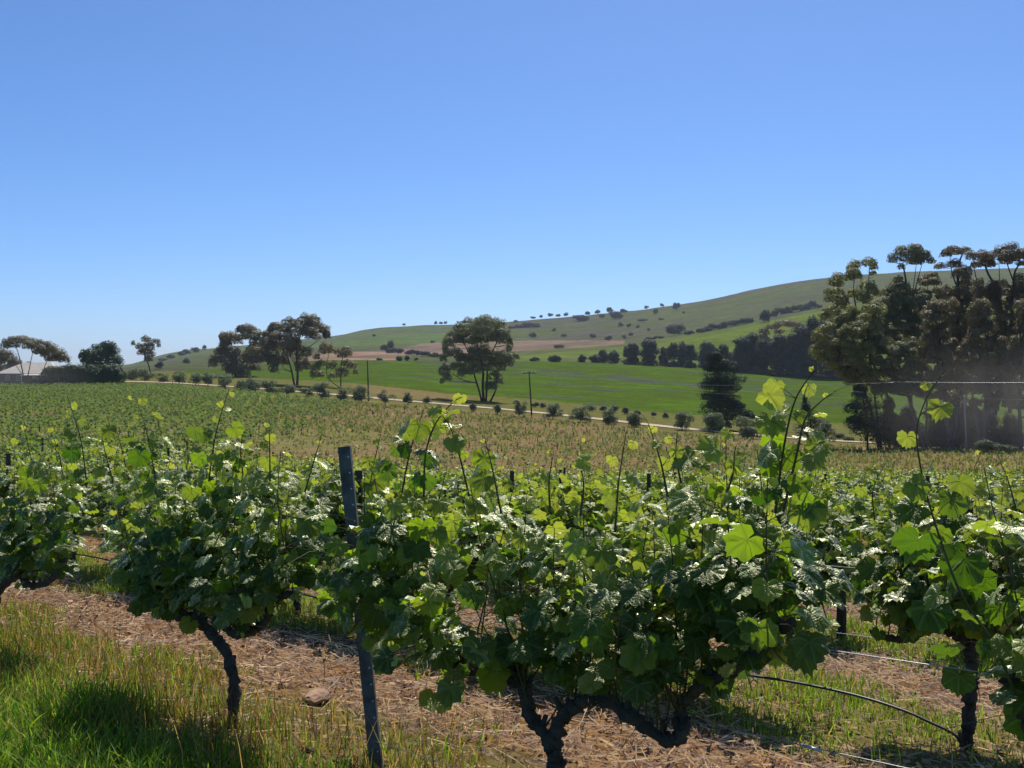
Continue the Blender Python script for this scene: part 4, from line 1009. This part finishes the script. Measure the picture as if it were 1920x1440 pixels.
for gt in grove:
    if gt['base'][0] < 1700 and len(gt['cl']) < 6: gt['cl'] += [(1560, 665, 12, 7)]
    tree("eucalypt", gt['lab'], "eucalypt", gt['base'], gt['cl'], gt['tr'], M[gt['mat']], M['gumbark'], D=gt['D'], group=GG, trunk_r=.26, depth=.6, extra=len(gt['cl']) // 8, rk=1.0, fat=.90, fs=1.15, tall=1.1)
tree("pine_tree", "dark shaggy pine on the left foot of the tall grove", "pine tree", (1628, 836), [(1612,735,10,10),(1618,752,13,12),(1616,772,16,12),(1622,790,18,12),(1628,808,20,12),(1640,822,20,10),(1640,770,16,12),(1650,795,16,14),(1600,762,6,6),(1606,786,8,6)],
 [[(1628,838),(1624,780),(1616,735)]], M['dark'], M['darkbark'], D=116, extra=6, limbs=False)
for (px, py, rx, lab) in ((1700, 838, 22, "dark undergrowth bush below the slanting trunks of the grove"), (1745, 838, 22, "dark bush left of the power pole at the foot of the grove"), (1798, 839, 20, "dark bush right beside the power pole"), (1850, 840, 24, "dark bush below the rust brown eucalypt"), (1898, 840, 26, "dark bush under the biggest crown near the right edge"), (1668, 838, 20, "dark bush beside the shaggy pine at the grove's foot"), (1820, 839, 22, "dark bush between the power pole and the rust brown eucalypt"), (1772, 839, 18, "dark bush just left of the power pole")):
    tree("bush", lab, "bush", (px, py), [(lambda u: (px + random.gauss(0, rx * (.6 - .4 * u)), py - 6 - u * (42 + (px * 7) % 40), random.uniform(10, 18) * (1.1 - .5 * u), random.uniform(8, 13)))(random.random() ** 1.3) for _ in range(17)], [[(px, py), (px, py - 25)]], M['gumbrown'], M['darkbark'], D=124, limbs=False, group="undergrowth at the foot of the grove")
tree("shrub", "pale grey green shrub at the road's end under the grove", "shrub", (1847, 847), [(1838,836,8,6),(1850,833,10,6),(1858,839,8,5),(1846,841,12,5)], [[(1847,848),(1847,838)]], M['olive'], M['darkbark'], D=105, limbs=False, fs=.8)
tree("shrub", "low pale shrub right of the pale grey green one", "shrub", (1880, 848), [(1872,840,10,5),(1886,841,11,5),(1898,843,8,4)], [[(1880,849),(1880,841)]], M['olive'], M['darkbark'], D=104, limbs=False, fs=.8)
tree("gum_tree", "broad gum with a brown flat top and pale trunks behind the dark conifers", "gum tree", (1465, 702),
 [(1470,607,14,5),(1450,613,10,5),(1487,609,12,5),(1432,622,8,6),(1428,634,10,6),(1440,640,8,6),(1460,622,7,4),(1497,618,8,6)], [[(1465,703),(1466,650),(1462,625),(1452,614)],[(1466,690),(1478,640),(1486,612)],[(1466,670),(1448,640),(1436,628)]], M['gumbrown'], simple("pale_bark", (.32, .30, .25), .8), dmin=200, trunk_r=.5)

# conifers along the top edge of the green field
con = [(1091,667,679,7),(1117,666,680,9),(1131,660,680,10),(1151,659,681,10),(1184,646,683,15),(1217,641,685,17),(1245,654,686,9),(1264,646,688,12),(1280,646,689,10),(1295,650,690,11),(1326,644,691,14),(1357,649,695,11),(1384,638,698,15),(1402,632,699,15),(1430,640,701,16),(1460,632,704,16),(1485,630,706,16),(1505,612,707,15),(1523,606,708,14),(1542,608,709,14),(1560,612,710,14),(1578,620,711,14)]
ORDW = "first second third fourth fifth sixth seventh eighth ninth tenth eleventh twelfth thirteenth fourteenth fifteenth sixteenth seventeenth eighteenth nineteenth twentieth twenty-first twenty-second".split()
for i, (cx, top, bot, hw) in enumerate(con):
    hw *= 1.05 if i < 10 else 1.3
    cl = []; H = bot - top
    for k in range(int(7 + H / 6)):
        u = random.random(); wv = hw * (math.sin(math.pi * min(1, (1 - u) * .75 + .18))) 
        cl.append((cx + random.uniform(-.55, .55) * wv, bot - 2 - u * (H - 5), max(3, wv * .55), max(3, H * .13)))
    cl.append((cx, top + 3, hw * .4, 4)); cl.append((cx, bot - 4, hw * .75, 5))
    tree("conifer", "dark round conifer on the green field's far edge, %s from the left" % ORDW[i], "conifer", (cx, bot), cl, [[(cx, bot), (cx, bot - H * .6)]], M['dark'], M['darkbark'], dmin=230, limbs=False, group="dark conifers along the far edge of the field", depth=.9, extra=3, rk=1.0)

# the pine by the road and its neighbours
tree("pine_tree", "tall dark pine standing alone by the road in front of the green field", "pine tree", (1352, 806),
 [(1347,664,7,7),(1344,676,12,7),(1352,684,15,8),(1338,690,14,8),(1358,698,16,8),(1340,706,18,8),(1352,716,22,8),(1332,722,16,8),(1364,726,18,8),(1346,734,24,8),(1330,744,15,7),(1362,746,19,8),(1346,756,24,8),(1332,768,16,8),(1360,768,20,8),(1346,778,20,8),(1338,788,16,7),(1358,790,18,8),(1350,798,16,7),(1382,768,12,7),(1396,776,12,6),(1406,782,7,4),(1372,782,14,7)],
 [[(1352,808),(1350,760),(1348,700),(1347,668)]], M['dark'], M['darkbark'], extra=34, dmin=100, rk=1.0, limbs=False, up=.2, fs=.85, fat=1.02, dens=1.5)
tree("conifer", "small dark conifer with a pointed tip, right of the lone pine", "conifer", (1516, 824),
 [(1510,748,3,8),(1511,765,7,8),(1512,780,13,9),(1516,792,18,9),(1514,806,20,9),(1518,816,19,7)], [[(1516,825),(1512,775)]], M['dark'], M['darkbark'], dmin=100, limbs=False, extra=3, fs=.85)

# bushes along the road
bl = [(232,712,14,14),(248,713,14,18),(272,714,17,20),(307,717,12,17),(336,721,14,24),(367,722,12,22),(390,724,16,26),(421,728,14,20),(455,732,16,22),(474,736,18,26),(506,739,17,24),(541,742,16,22),(575,744,14,18),(605,748,18,26),(640,750,14,22),(678,754,19,28),
      (722,757,15,24),(765,759,12,20),(800,756,9,12),(888,772,9,14),(932,777,9,18),(973,782,15,30),(1037,786,16,28),(1089,792,17,32),(1142,796,16,26),(1193,801,17,26),(1279,807,19,32),(1338,813,21,32),(1406,823,26,38),(1546,834,18,40)]
OB = {0: "palest, leftmost", 15: "bush beside the left power pole", 21: "bush just left of the crossarm pole", 28: "widest bush, right of the lone pine", 29: "last feathery bush before the grove", 27: "dense bush right below the lone pine"}
N30 = ORDW + "twenty-third twenty-fourth twenty-fifth twenty-sixth twenty-seventh twenty-eighth twenty-ninth thirtieth".split()
for i, (cx, bot, hw, h) in enumerate(bl):
    cl = [(cx + random.gauss(0, .42) * hw, bot - h * random.uniform(.18, .95) * random.uniform(.8, 1.1), hw * random.uniform(.12, .30), h * random.uniform(.08, .20)) for _ in range(17)]
    lab = "olive green roadside bush, %s" % ("%s of the row from the left" % N30[i]) if i not in OB else "olive green roadside bush: " + OB[i]
    tree("roadside_bush", lab, "bush", (cx, bot), cl, [[(cx, bot), (cx + 1, bot - h * .4)], [(cx, bot), (cx - 3, bot - h * .4)]], M['olive'], M['darkbark'], dmin=70, limbs=True, trunk_r=.07, group="bushes planted along the dirt road", depth=.8, extra=4, fs=.8, dens=.34, rk=1.0, fat=1.3)
for i, (cx, bot, hw, h) in enumerate([(1004,764,7,9),(1018,765,7,9),(1045,766,6,9),(1111,771,8,12),(1131,773,8,11),(1152,774,9,12),(1173,777,7,12),(1197,778,9,10),(1226,784,6,11),(1248,785,6,11),(1420,800,9,9),(1445,802,8,8),(1575,826,10,12),(1592,828,10,12)]):
    cl = [(cx + random.uniform(-.5, .5) * hw, bot - h * random.uniform(.3, .85), hw * .45, h * .25) for _ in range(6)]
    tree("field_bush", "small round dark bush beyond the road, %s from the left" % ORDW[i], "bush", (cx, bot), cl, [[(cx, bot), (cx, bot - h * .5)]], M['olive'], M['darkbark'], dmin=120, limbs=False, group="small bushes along the near edge of the green field", fs=.7, dens=.8)

# clipped hedge by the house
tree("hedge", "long dark green hedge between the house and the road", "hedge", (160, 719), [(px, py + random.gauss(0, 1.5), 11, 8) for px in range(92, 226, 8) for py in (696 if 118 < px < 215 else 700, 703, 712)], [[(160, 719), (160, 705)]], M['broad'], M['darkbark'], D=244, limbs=False, depth=.12, extra=6, rk=.8)
for i, (cx, bot, hw, h) in enumerate([(62, 722, 10, 8), (84, 722, 12, 10)]):
    tree("bush", ("low" if i else "little") + " dark bush in front of the pale roofed house", "bush", (cx, bot), [(cx + random.uniform(-.6, .6) * hw, bot - h * random.uniform(.3, .9), hw * .4, h * .3) for _ in range(7)], [[(cx, bot), (cx, bot - 4)]], M['broad'], M['darkbark'], D=234, limbs=False)

# trees scattered over the hills
ht = [(731,656,6,15),(720,657,9,9),(735,662,9,9),(752,663,9,8),(770,665,9,8),(785,666,9,8),(800,668,9,7),(815,670,9,7),(828,672,8,7),(747,678,7,9),(762,678,5,10),(781,677,4,5),(712,678,5,6),(812,643,4,4),(702,631,3,4),
 (757,610,3,3),(817,608,3,5),(826,608,4,4),(836,608,3,5),(966,604,4,3),(999,598,5,4),(1015,596,3,5),(1032,595,4,7),(1046,594,4,5),(1061,593,4,7),(1100,591,6,6),(1119,590,5,8),(1128,598,5,8),(1090,602,14,9),(1143,587,5,9),(1156,598,12,12),(1169,586,6,6),(1212,579,4,5),(1241,575,3,5),(1269,582,6,13),(1230,588,6,8),(1281,588,3,4),
 (962,616,8,4),(975,615,8,6),(990,614,10,8),(1003,614,8,7),(999,633,6,8),(1038,621,4,5),(1058,632,5,5),(1111,633,6,6),(1141,639,6,8),(1164,612,4,7),(1179,613,4,5),(1195,615,4,5),(1216,620,3,4),(1170,635,4,6),(1183,631,5,7),(1049,653,9,5),(1204,602,9,3),(1240,600,5,3),
 (1042,679,12,10),(1004,677,9,6),(1265,629,16,17),(1292,628,9,7),(350,682,6,10),(383,655,5,7),(364,661,8,9),(350,664,8,8),(339,667,7,7),(321,672,8,6),(306,677,8,5),(298,692,8,12),(1432,604,10,20),(655,655,2,2)]
ht += [(1314 + 11.5 * k, 624 - 2.35 * k, 8, 8 + (k % 3)) for k in range(9)]
ht += [(1448 + 10.5 * k, 594 - 2.2 * k, 8, 10 + (k % 2) * 2) for k in range(8)] + [(1535, 577, 5, 5), (1220, 637, 9, 4), (1236, 635, 8, 4)]
LB = {}
def hill_label(cx, cy, hw, h):
    if 700 < cx < 840 and cy > 640: a = "hill tree of the dark line above the green field, %s" % ("left" if cx < 765 else "right"); return a + " half"
    if cx < 400: return "blue grey tree on the low hill at the far left"
    if cx > 1440: return "tree of the dense line climbing towards the grove"
    if cx > 1305: return "tree of the low hedge like line climbing the slope"
    if cy < 612: return "small tree on the skyline ridge"
    return "lone dark tree dotted over the grassy hillside"
UNIQ = {(731,656): "tall dark tree at the left end of the line above the field", (1265,629): "large round grey tree in the dip below the ridge", (1432,604): "tallest tree in the middle of the climbing line", (1156,598): "widest dark clump of trees on the ridge", (1042,679): "wide dark bush at the back edge of the green field", (1269,582): "tall thin tree standing on the ridge line", (990,614): "darkest bush of the patch right of the middle gum",
        (1090,602): "broad grey clump below the ridge", (1004,677): "low bush at the back edge of the green field beside the middle gum"}
for (cx, cy, hw, h) in ht:
    n = 4 + int(hw / 3)
    cl = [(cx + random.uniform(-.65, .65) * hw, cy - h * random.uniform(.3, .8), hw * random.uniform(.35, .5), h * random.uniform(.22, .32)) for _ in range(n)]
    key = (cx, cy); lab = UNIQ.get(key) or hill_label(cx, cy, hw, h)
    tree("hill_tree", lab, "hill tree", (cx, cy), cl, [[(cx, cy), (cx, cy - h * .4)]], M['hilltree'], M['darkbark'], dmin=480, limbs=False, group="trees scattered over the hills", fs=.62, dens=.85, fat=1.12, depth=.8)

# ------------------------------------------------------------------ young vines down the slope
def young_leaves(n, w, h, sz):
    g = Geo()
    d = norm(rng.normal(size=(n, 3))); P = np.stack([rng.uniform(-1, 1, n) * w, rng.uniform(-.6, .6, n) * w, h * rng.uniform(.3, 1, n)], 1)
    nr = norm(d * .8 + [0, 0, .9]); t = norm(np.cross(nr, rng.normal(size=(n, 3)))); b = np.cross(nr, t); s = (sz * rng.uniform(.6, 1.3, n))[:, None]
    V = np.stack([P - t * s, P - b * s * .8, P + t * s, P + b * s * .8], 1).reshape(-1, 3); g.add(V, np.arange(n * 4).reshape(n, 4)); return g
M['yleaf'] = foliage("young_vine_leaf", (.070, .115, .026), (.15, .195, .055), (.30, .42, .06), .75, .25, .3)
YM = []
for k in range(5):
    g = young_leaves(26, .42, .62, .11); yl = g.build("leaves", M['yleaf'])
    g = Geo(); g.tube([(0, 0, -.1), (.03, 0, .25), (0, .02, .5)], [.03, .025, .02], 5); YM.append((yl, g.build("trunk", M['bark'], True)))
rdir = np.array([1.0, .22]); rdir /= np.linalg.norm(rdir); rn = np.array([-rdir[1], rdir[0]])
yv = []
for r in range(0, 80):
    for s in range(-110, 130):
        p = rdir * (s * 1.75 + random.gauss(0, .15)) + rn * (36 + r * 3.3 + random.gauss(0, .12))
        x, y = p
        lim = 36 + 6 * np.clip((x / max(y, 1)) * 2, -1, 1)
        if y < lim + 1.5 or y > 262 or abs(x) > .56 * y: continue
        z = float(hz(x, y)); px = 960 + 1920 * x / y; py = 700 - (z - EYE) / y * 1920
        top = np.interp(px, [-200, 300, 560, 690, 830, 1000, 1130, 1300, 1400, 1540, 1920], [722, 722, 745, 758, 772, 788, 801, 822, 830, 840, 850])
        if py < top + 1: continue
        leftb = px < 620 + (py - 780) * -2.0
        if leftb:
            if abs(py - np.interp(px, [-600, 0, 120, 200, 420, 640, 760], [800, 782, 774, 2000, 2000, 2000, 2000])) < 2.5 or abs(py - np.interp(px, [-600, 0, 200, 420, 640, 760], [830, 818, 812, 799, 784, 776])) < 3: continue
            dn, sc = .98, random.uniform(1.1, 1.5)
        else:
            dn = .95 if float(vnoise(np.array(s * .11), np.array(r * 1.0 + 7.3), 1.0, 55)) > .52 else .05; sc = random.uniform(.55, 1.0)
            if y < 60: dn, sc = .9, random.uniform(.7, 1.1)
            if 700 < px < 1250 and py > 775: dn *= .75
        if random.random() > dn: continue
        yv.append((x, y, z, sc, px, r + 1))
yv.sort(key=lambda v: v[1] / v[3])
print("young vines", len(yv))
for i, (x, y, z, sc, px, rr_) in enumerate(yv[:300]):
    root = thing("young_vine", "young vine in row %d past the tall vines" % rr_, "young vine", (x, y, z), "young vines planted down the slope", random.uniform(-.3, .3) + .2)
    root.scale = (sc * 1.2, sc * 1.2, sc); yl, ytk = random.choice(YM); link("leaves", yl, root); link("trunk", ytk, root)
base_sets = [np.array([v.co[:] for v in m[0].vertices]) for m in YM]
Vs, n0 = [], 0
for (x, y, z, sc, px, rr_) in yv[300:]:
    b = random.choice(base_sets); a = .2 + random.gauss(0, .2); ca, sa = math.cos(a), math.sin(a)
    Vs.append(np.stack([(b[:, 0] * ca - b[:, 1] * sa) * sc * 1.2 + x, (b[:, 0] * sa + b[:, 1] * ca) * sc * 1.2 + y, b[:, 2] * sc + z], 1))
Vs = np.concatenate(Vs)
tag(link("vine_field", mesh("vine_field", Vs, [np.arange(len(Vs)).reshape(-1, 4)], M['yleaf'])), "low young vines covering the slope down to the road", "vine field", None, 'stuff')
# stakes in the thin middle block
stk = [(860,812),(905,822),(920,790),(942,796),(985,808),(1008,826),(1012,836),(1030,800),(1043,824),(1052,812),(1075,818),(1102,812),(1122,806),(1147,804),(1158,822),(1171,808),(1190,812),(1072,840),(1045,842),(1000,848),(1098,830),(1130,828),(1208,826),(1100,808),(880,838),(680,768),(698,762),(720,766),(758,772),(742,790),(1230,812),(1260,820),(1286,816),(1310,826),(1340,830),(970,838),(940,845),(1185,836),(1215,842),(1250,846)]
for px, py in stk:
    p = hit(px, py + 2, 50, 240); h = 10 * p[1] / 1920 * random.uniform(.8, 1.15); g = Geo()
    g.tube([(0, 0, -.1), (random.gauss(0, .02), 0, h * .6), (random.gauss(0, .04), 0, h)], .045, 6, .1)
    tag(link("vine_stake", g.build("vine_stake", M['wood']), None, tuple(p)), "short dark stake in the thin brown block of young vines", "vine stake", "stakes among the young vines")
# rough weeds over the lower slope
nW = 60000; y = rng.uniform(34, 190, nW); x = rng.uniform(-.55, .55, nW) * y; z = hz(x, y); px = 960 + 1920 * x / y; py = 700 - (z - EYE) / y * 1920
ok = (py > np.interp(px, [-200, 300, 560, 690, 830, 1000, 1300, 1540, 1920], [720, 720, 742, 752, 768, 783, 816, 836, 846])) & (rng.random(nW) < .25 + .9 * vnoise(x, y, .06, 71) ** 2); x, y, z = x[ok], y[ok], z[ok]; k = len(x)
s = .0011 * y * rng.uniform(.6, 1.5, k) + .03; a = rng.uniform(0, np.pi, k); hh = s * rng.uniform(1.2, 2.6, k)
V = np.stack([np.stack([x - np.cos(a) * s, y - np.sin(a) * s, z - .03], 1), np.stack([x + np.cos(a) * s, y + np.sin(a) * s, z - .03], 1), np.stack([x + rng.normal(0, .5, k) * s, y + rng.normal(0, .5, k) * s, z + hh], 1)], 1).reshape(-1, 3)
C = np.repeat(cmix([alb(120, 130, 66), alb(150, 146, 92), alb(170, 150, 108), alb(108, 120, 76)], [3, 3, 2, 2], k)[:, None, :], 3, 1).reshape(-1, 3)
tag(link("weeds", mesh("weeds", V, [np.arange(3 * k).reshape(-1, 3)], M['grass'], False, {'hue': ('FLOAT_VECTOR', C)})), "rough weeds and dry grass between the young vines", "weeds", None, 'stuff')

# ------------------------------------------------------------------ power poles and lines
def power_pole(base, top, label, cross=None, r=.14, mat='wood', dmin=90, D=None):
    b = hit(base[0], base[1], dmin, 400) if D is None else np.array([(base[0] - 960) / 1920 * D, D, float(hz((base[0] - 960) / 1920 * D, D))])
    Dm = b[1]; root = thing("power_pole", label, "power pole", tuple(b), "power poles along the road")
    t = at(top[0], top[1], Dm) - b; g = Geo(); g.tube([np.array([0, 0, -.3]), t * .5, t], [r, r * .9, r * .75], 10); link("pole", g.build("pole", M[mat], True), root)
    if cross:
        g = Geo(); g.box(t + np.array([0, -.16, -.25]), (cross, .06, .07)); link("crossarm", g.build("crossarm", M['wood']), root)
        for u in (-.92, -.45, .45, .92):
            g = Geo(); c = t + np.array([u * cross, -.16, -.18]); g.tube([c, c + [0, 0, .08], c + [0, 0, .1], c + [0, 0, .2], c + [0, 0, .22], c + [0, 0, .28]], [.03, .03, .11, .09, .06, .05], 8)
            link("insulator", g.build("insulator", M['insul'], True), root)
    else:
        g = Geo(); c = t; g.tube([c - [0, 0, .02], c + [0, 0, .1], c + [0, 0, .16], c + [0, 0, .25]], [.05, .09, .08, .04], 8); link("insulator", g.build("insulator", M['insul'], True), root)
    return b, t + b
M['insul'] = simple("white_insulator", (.75, .75, .73), .3, spec=.6)
M['palepole'] = simple("pale_pole", (.30, .28, .25), .85)
_, tA = power_pole((691, 752), (689, 676), "plain dark power pole standing left of the middle gum tree", None, .16)
_, tB = power_pole((997, 779), (992, 697), "power pole with a crossarm and white insulators, right of the middle gum", 1.25, .15)
_, tC = power_pole((1813, 839), (1808, 744), "thin pale power pole in front of the eucalypt grove", None, .10, 'palepole', 80, 112)
def span(p, q, sag, label, r=.012):
    P = [p * (1 - u) + q * u - np.array([0, 0, sag * 4 * u * (1 - u)]) for u in np.linspace(0, 1, 40)]
    g = Geo(); g.tube(P, r, 4); tag(link("power_line", g.build("power_line", M['wire'], True)), label, "power line", "power lines strung between the poles")
tD = at(2240, 700, 70); tE = at(2100, 708, 62)
span(tB + [1.15, 0, 0], tC, 1.6, "lower power line, from the crossarm pole to the thin pale pole", .011)
span(tC, tE + [3, 0, 1 - 1.6], .5, "lower power line leaving the photo right of the thin pale pole", .012)
tF = at(1600, 719, 100)
span(tB + [.55, 0, .1], at(1690, 716, 96), 1.2, "upper power line crossing in front of the eucalypt grove", .011)
span(at(1690, 716, 96), at(2150, 713, 80), .12, "upper power line leaving the photo at the right edge", .010)
span(tA, tB - [1.15, 0, 0], 1.0, "faint power line between the plain pole and the crossarm pole", .008)

# ------------------------------------------------------------------ house at the far left
hb = at(70, 722, 250); hb[2] = hz(hb[0], hb[1]); k = 250 / 1920
M['roof'] = simple("pale_iron_roof", (.56, .50, .41), .5, (3, .2, .02), (.6, (.46, .40, .33)), spec=.4)
M['wall'] = simple("house_wall", (.13, .09, .075), .9, None, (1.5, (.17, .12, .10)))
M['trim'] = simple("house_trim", (.5, .48, .43), .7); M['glass'] = simple("window_glass", (.03, .035, .04), .1, spec=.8)
hs = thing("house", "low house with a pale hipped iron roof behind the umbrella gum", "house", tuple(hb))
W, Dp, Hh, rh = 7.2, 4.6, 2.4, 2.7
g = Geo(); g.box((0, 0, Hh / 2 - .3), (W, Dp, Hh / 2 + .3)); link("wall", g.build("wall", M['wall']), hs)
g = Geo(); e = .5; z0 = Hh + .05
rv = [(-W - e, -Dp - e, z0), (W + e, -Dp - e, z0), (W + e, Dp + e, z0), (-W - e, Dp + e, z0), (-W * .45, 0, z0 + rh), (W * .45, 0, z0 + rh)]
g.add(rv, [(0, 1, 5, 4), (2, 3, 4, 5)], [(1, 2, 5), (3, 0, 4)]); g.add([(a, b_, c - .12) for a, b_, c in rv[:4]], [(3, 2, 1, 0)])
for i in range(4):
    a, b2 = rv[i], rv[(i + 1) % 4]; g.add([a, b2, (b2[0], b2[1], b2[2] - .12), (a[0], a[1], a[2] - .12)], [(0, 3, 2, 1)])
for u in np.arange(-W - .2, W + .3, .45):      # roof ribs on the visible slope
    tt = min(1.0, max(0.02, (W + e - abs(u)) / (W * .55 + e))); g.tube([(u, -Dp - e - .005, z0 + .02), (u, -Dp - e + (Dp + e) * tt, z0 + .02 + rh * tt)], .035, 4)
link("roof", g.build("roof", M['roof']), hs)
g = Geo(); g.add([(-.5, -Dp - 3.0, 2.05), (W + 1.6, -Dp - 3.0, 2.05), (W + 1.6, -Dp - .01, 2.42), (-.5, -Dp - .01, 2.42), (-.5, -Dp - 3.0, 1.97), (W + 1.6, -Dp - 3.0, 1.97), (W + 1.6, -Dp - .01, 2.34), (-.5, -Dp - .01, 2.34)], [(0, 1, 2, 3), (7, 6, 5, 4), (0, 4, 5, 1), (1, 5, 6, 2), (3, 7, 4, 0)])
link("verandah_roof", g.build("verandah_roof", M['roof']), hs)
for u in (-.3, 2.6, 5.6, 8.5):
    g = Geo(); g.box((u, -Dp - 2.85, .8), (.07, .07, 1.17)); link("verandah_post", g.build("verandah_post", M['trim']), hs)
for u in (-5, -2.3, 1.6, 5.2):
    g = Geo(); g.box((u, -Dp - .03, 1.35), (.62, .05, .62)); wn = link("window", g.build("window", M['trim']), hs)
    g = Geo(); g.box((u, -Dp - .085, 1.35), (.52, .01, .52)); link("pane", g.build("pane", M['glass']), wn)
g = Geo(); g.box((3.5, -Dp - .03, .9), (.5, .04, 1.05)); link("door", g.build("door", M['trim']), hs)
g = Geo(); g.box((-2.6, 1.0, z0 + rh * .75), (.35, .35, .9)); link("chimney", g.build("chimney", M['wall']), hs)
# ------------------------------------------------------------------ air
def volbox(name, lo, hi, dens, col, label, aniso=0.3):
    g = Geo(); lo = np.array(lo, float); hi = np.array(hi, float); g.box((lo + hi) / 2, (hi - lo) / 2)
    m, n = nodemat(name); v = N(n, "ShaderNodeVolumePrincipled"); v.inputs["Density"].default_value = dens; v.inputs["Color"].default_value = (*col, 1); v.inputs["Anisotropy"].default_value = aniso
    o = N(n, "ShaderNodeOutputMaterial"); L(n, v.outputs[0], o.inputs["Volume"])
    return tag(link(name, g.build(name, m)), label, None, None, 'stuff')
HAZE = 0.00009
if HAZE > 0: volbox("haze", (-9500, -60, -200), (9500, 9500, 205), HAZE, (.80, .88, 1.0), "thin blue haze over the far hills")

def dust(name, c, r, dens, label):
    """a soft cloud of road dust: density falls to nothing at the ellipsoid's rim"""
    import bmesh
    bm = bmesh.new(); bmesh.ops.create_icosphere(bm, subdivisions=3, radius=1.0)
    me = bpy.data.meshes.new(name); bm.to_mesh(me); bm.free()
    o = link(name, me, None, tuple(c)); o.scale = r
    m, n = nodemat(name); tc = N(n, "ShaderNodeTexCoord"); ln = N(n, "ShaderNodeVectorMath", operation='LENGTH'); L(n, tc.outputs["Object"], ln.inputs[0])
    fall = maprange(n, ln.outputs["Value"], .15, 1.0, 1.0, 0.0)
    nz = noise(n, 1.8, 2, tc.outputs["Object"])
    v = N(n, "ShaderNodeVolumePrincipled"); v.inputs["Color"].default_value = (.86, .78, .70, 1); v.inputs["Anisotropy"].default_value = .3
    L(n, math_(n, 'MULTIPLY', math_(n, 'MULTIPLY', fall, maprange(n, nz.outputs[0], .3, .7, .3, 1.0)), dens), v.inputs["Density"])
    ou = N(n, "ShaderNodeOutputMaterial"); L(n, v.outputs[0], ou.inputs["Volume"]); me.materials.append(m)
    tag(o, label, None, None, 'stuff')
SC.cycles.volume_step_rate = 4.0
dust("dust", at(1880, 765, 108), (17, 6, 7.5), .030, "pale dust drifting off the road in front of the grove")
dust("dust", at(20, 712, 222), (20, 8, 6), .016, "pale dust hanging by the house at the far left")

# labels still shared: number them across the view
from collections import defaultdict
by = defaultdict(list)
for o in SC.objects:
    if o.get("category") and o.get("label"): by[o["label"]].append(o)
for lab, obs in by.items():
    if len(obs) < 2: continue
    obs.sort(key=lambda o: o.location.x / max(o.location.y, 1))
    for i, o in enumerate(obs):
        n_ = i + 1; sfx = "th" if 10 < n_ % 100 < 14 else {1: "st", 2: "nd", 3: "rd"}.get(n_ % 10, "th")
        o["label"] = "%s, %d%s from the left" % (lab, n_, sfx)
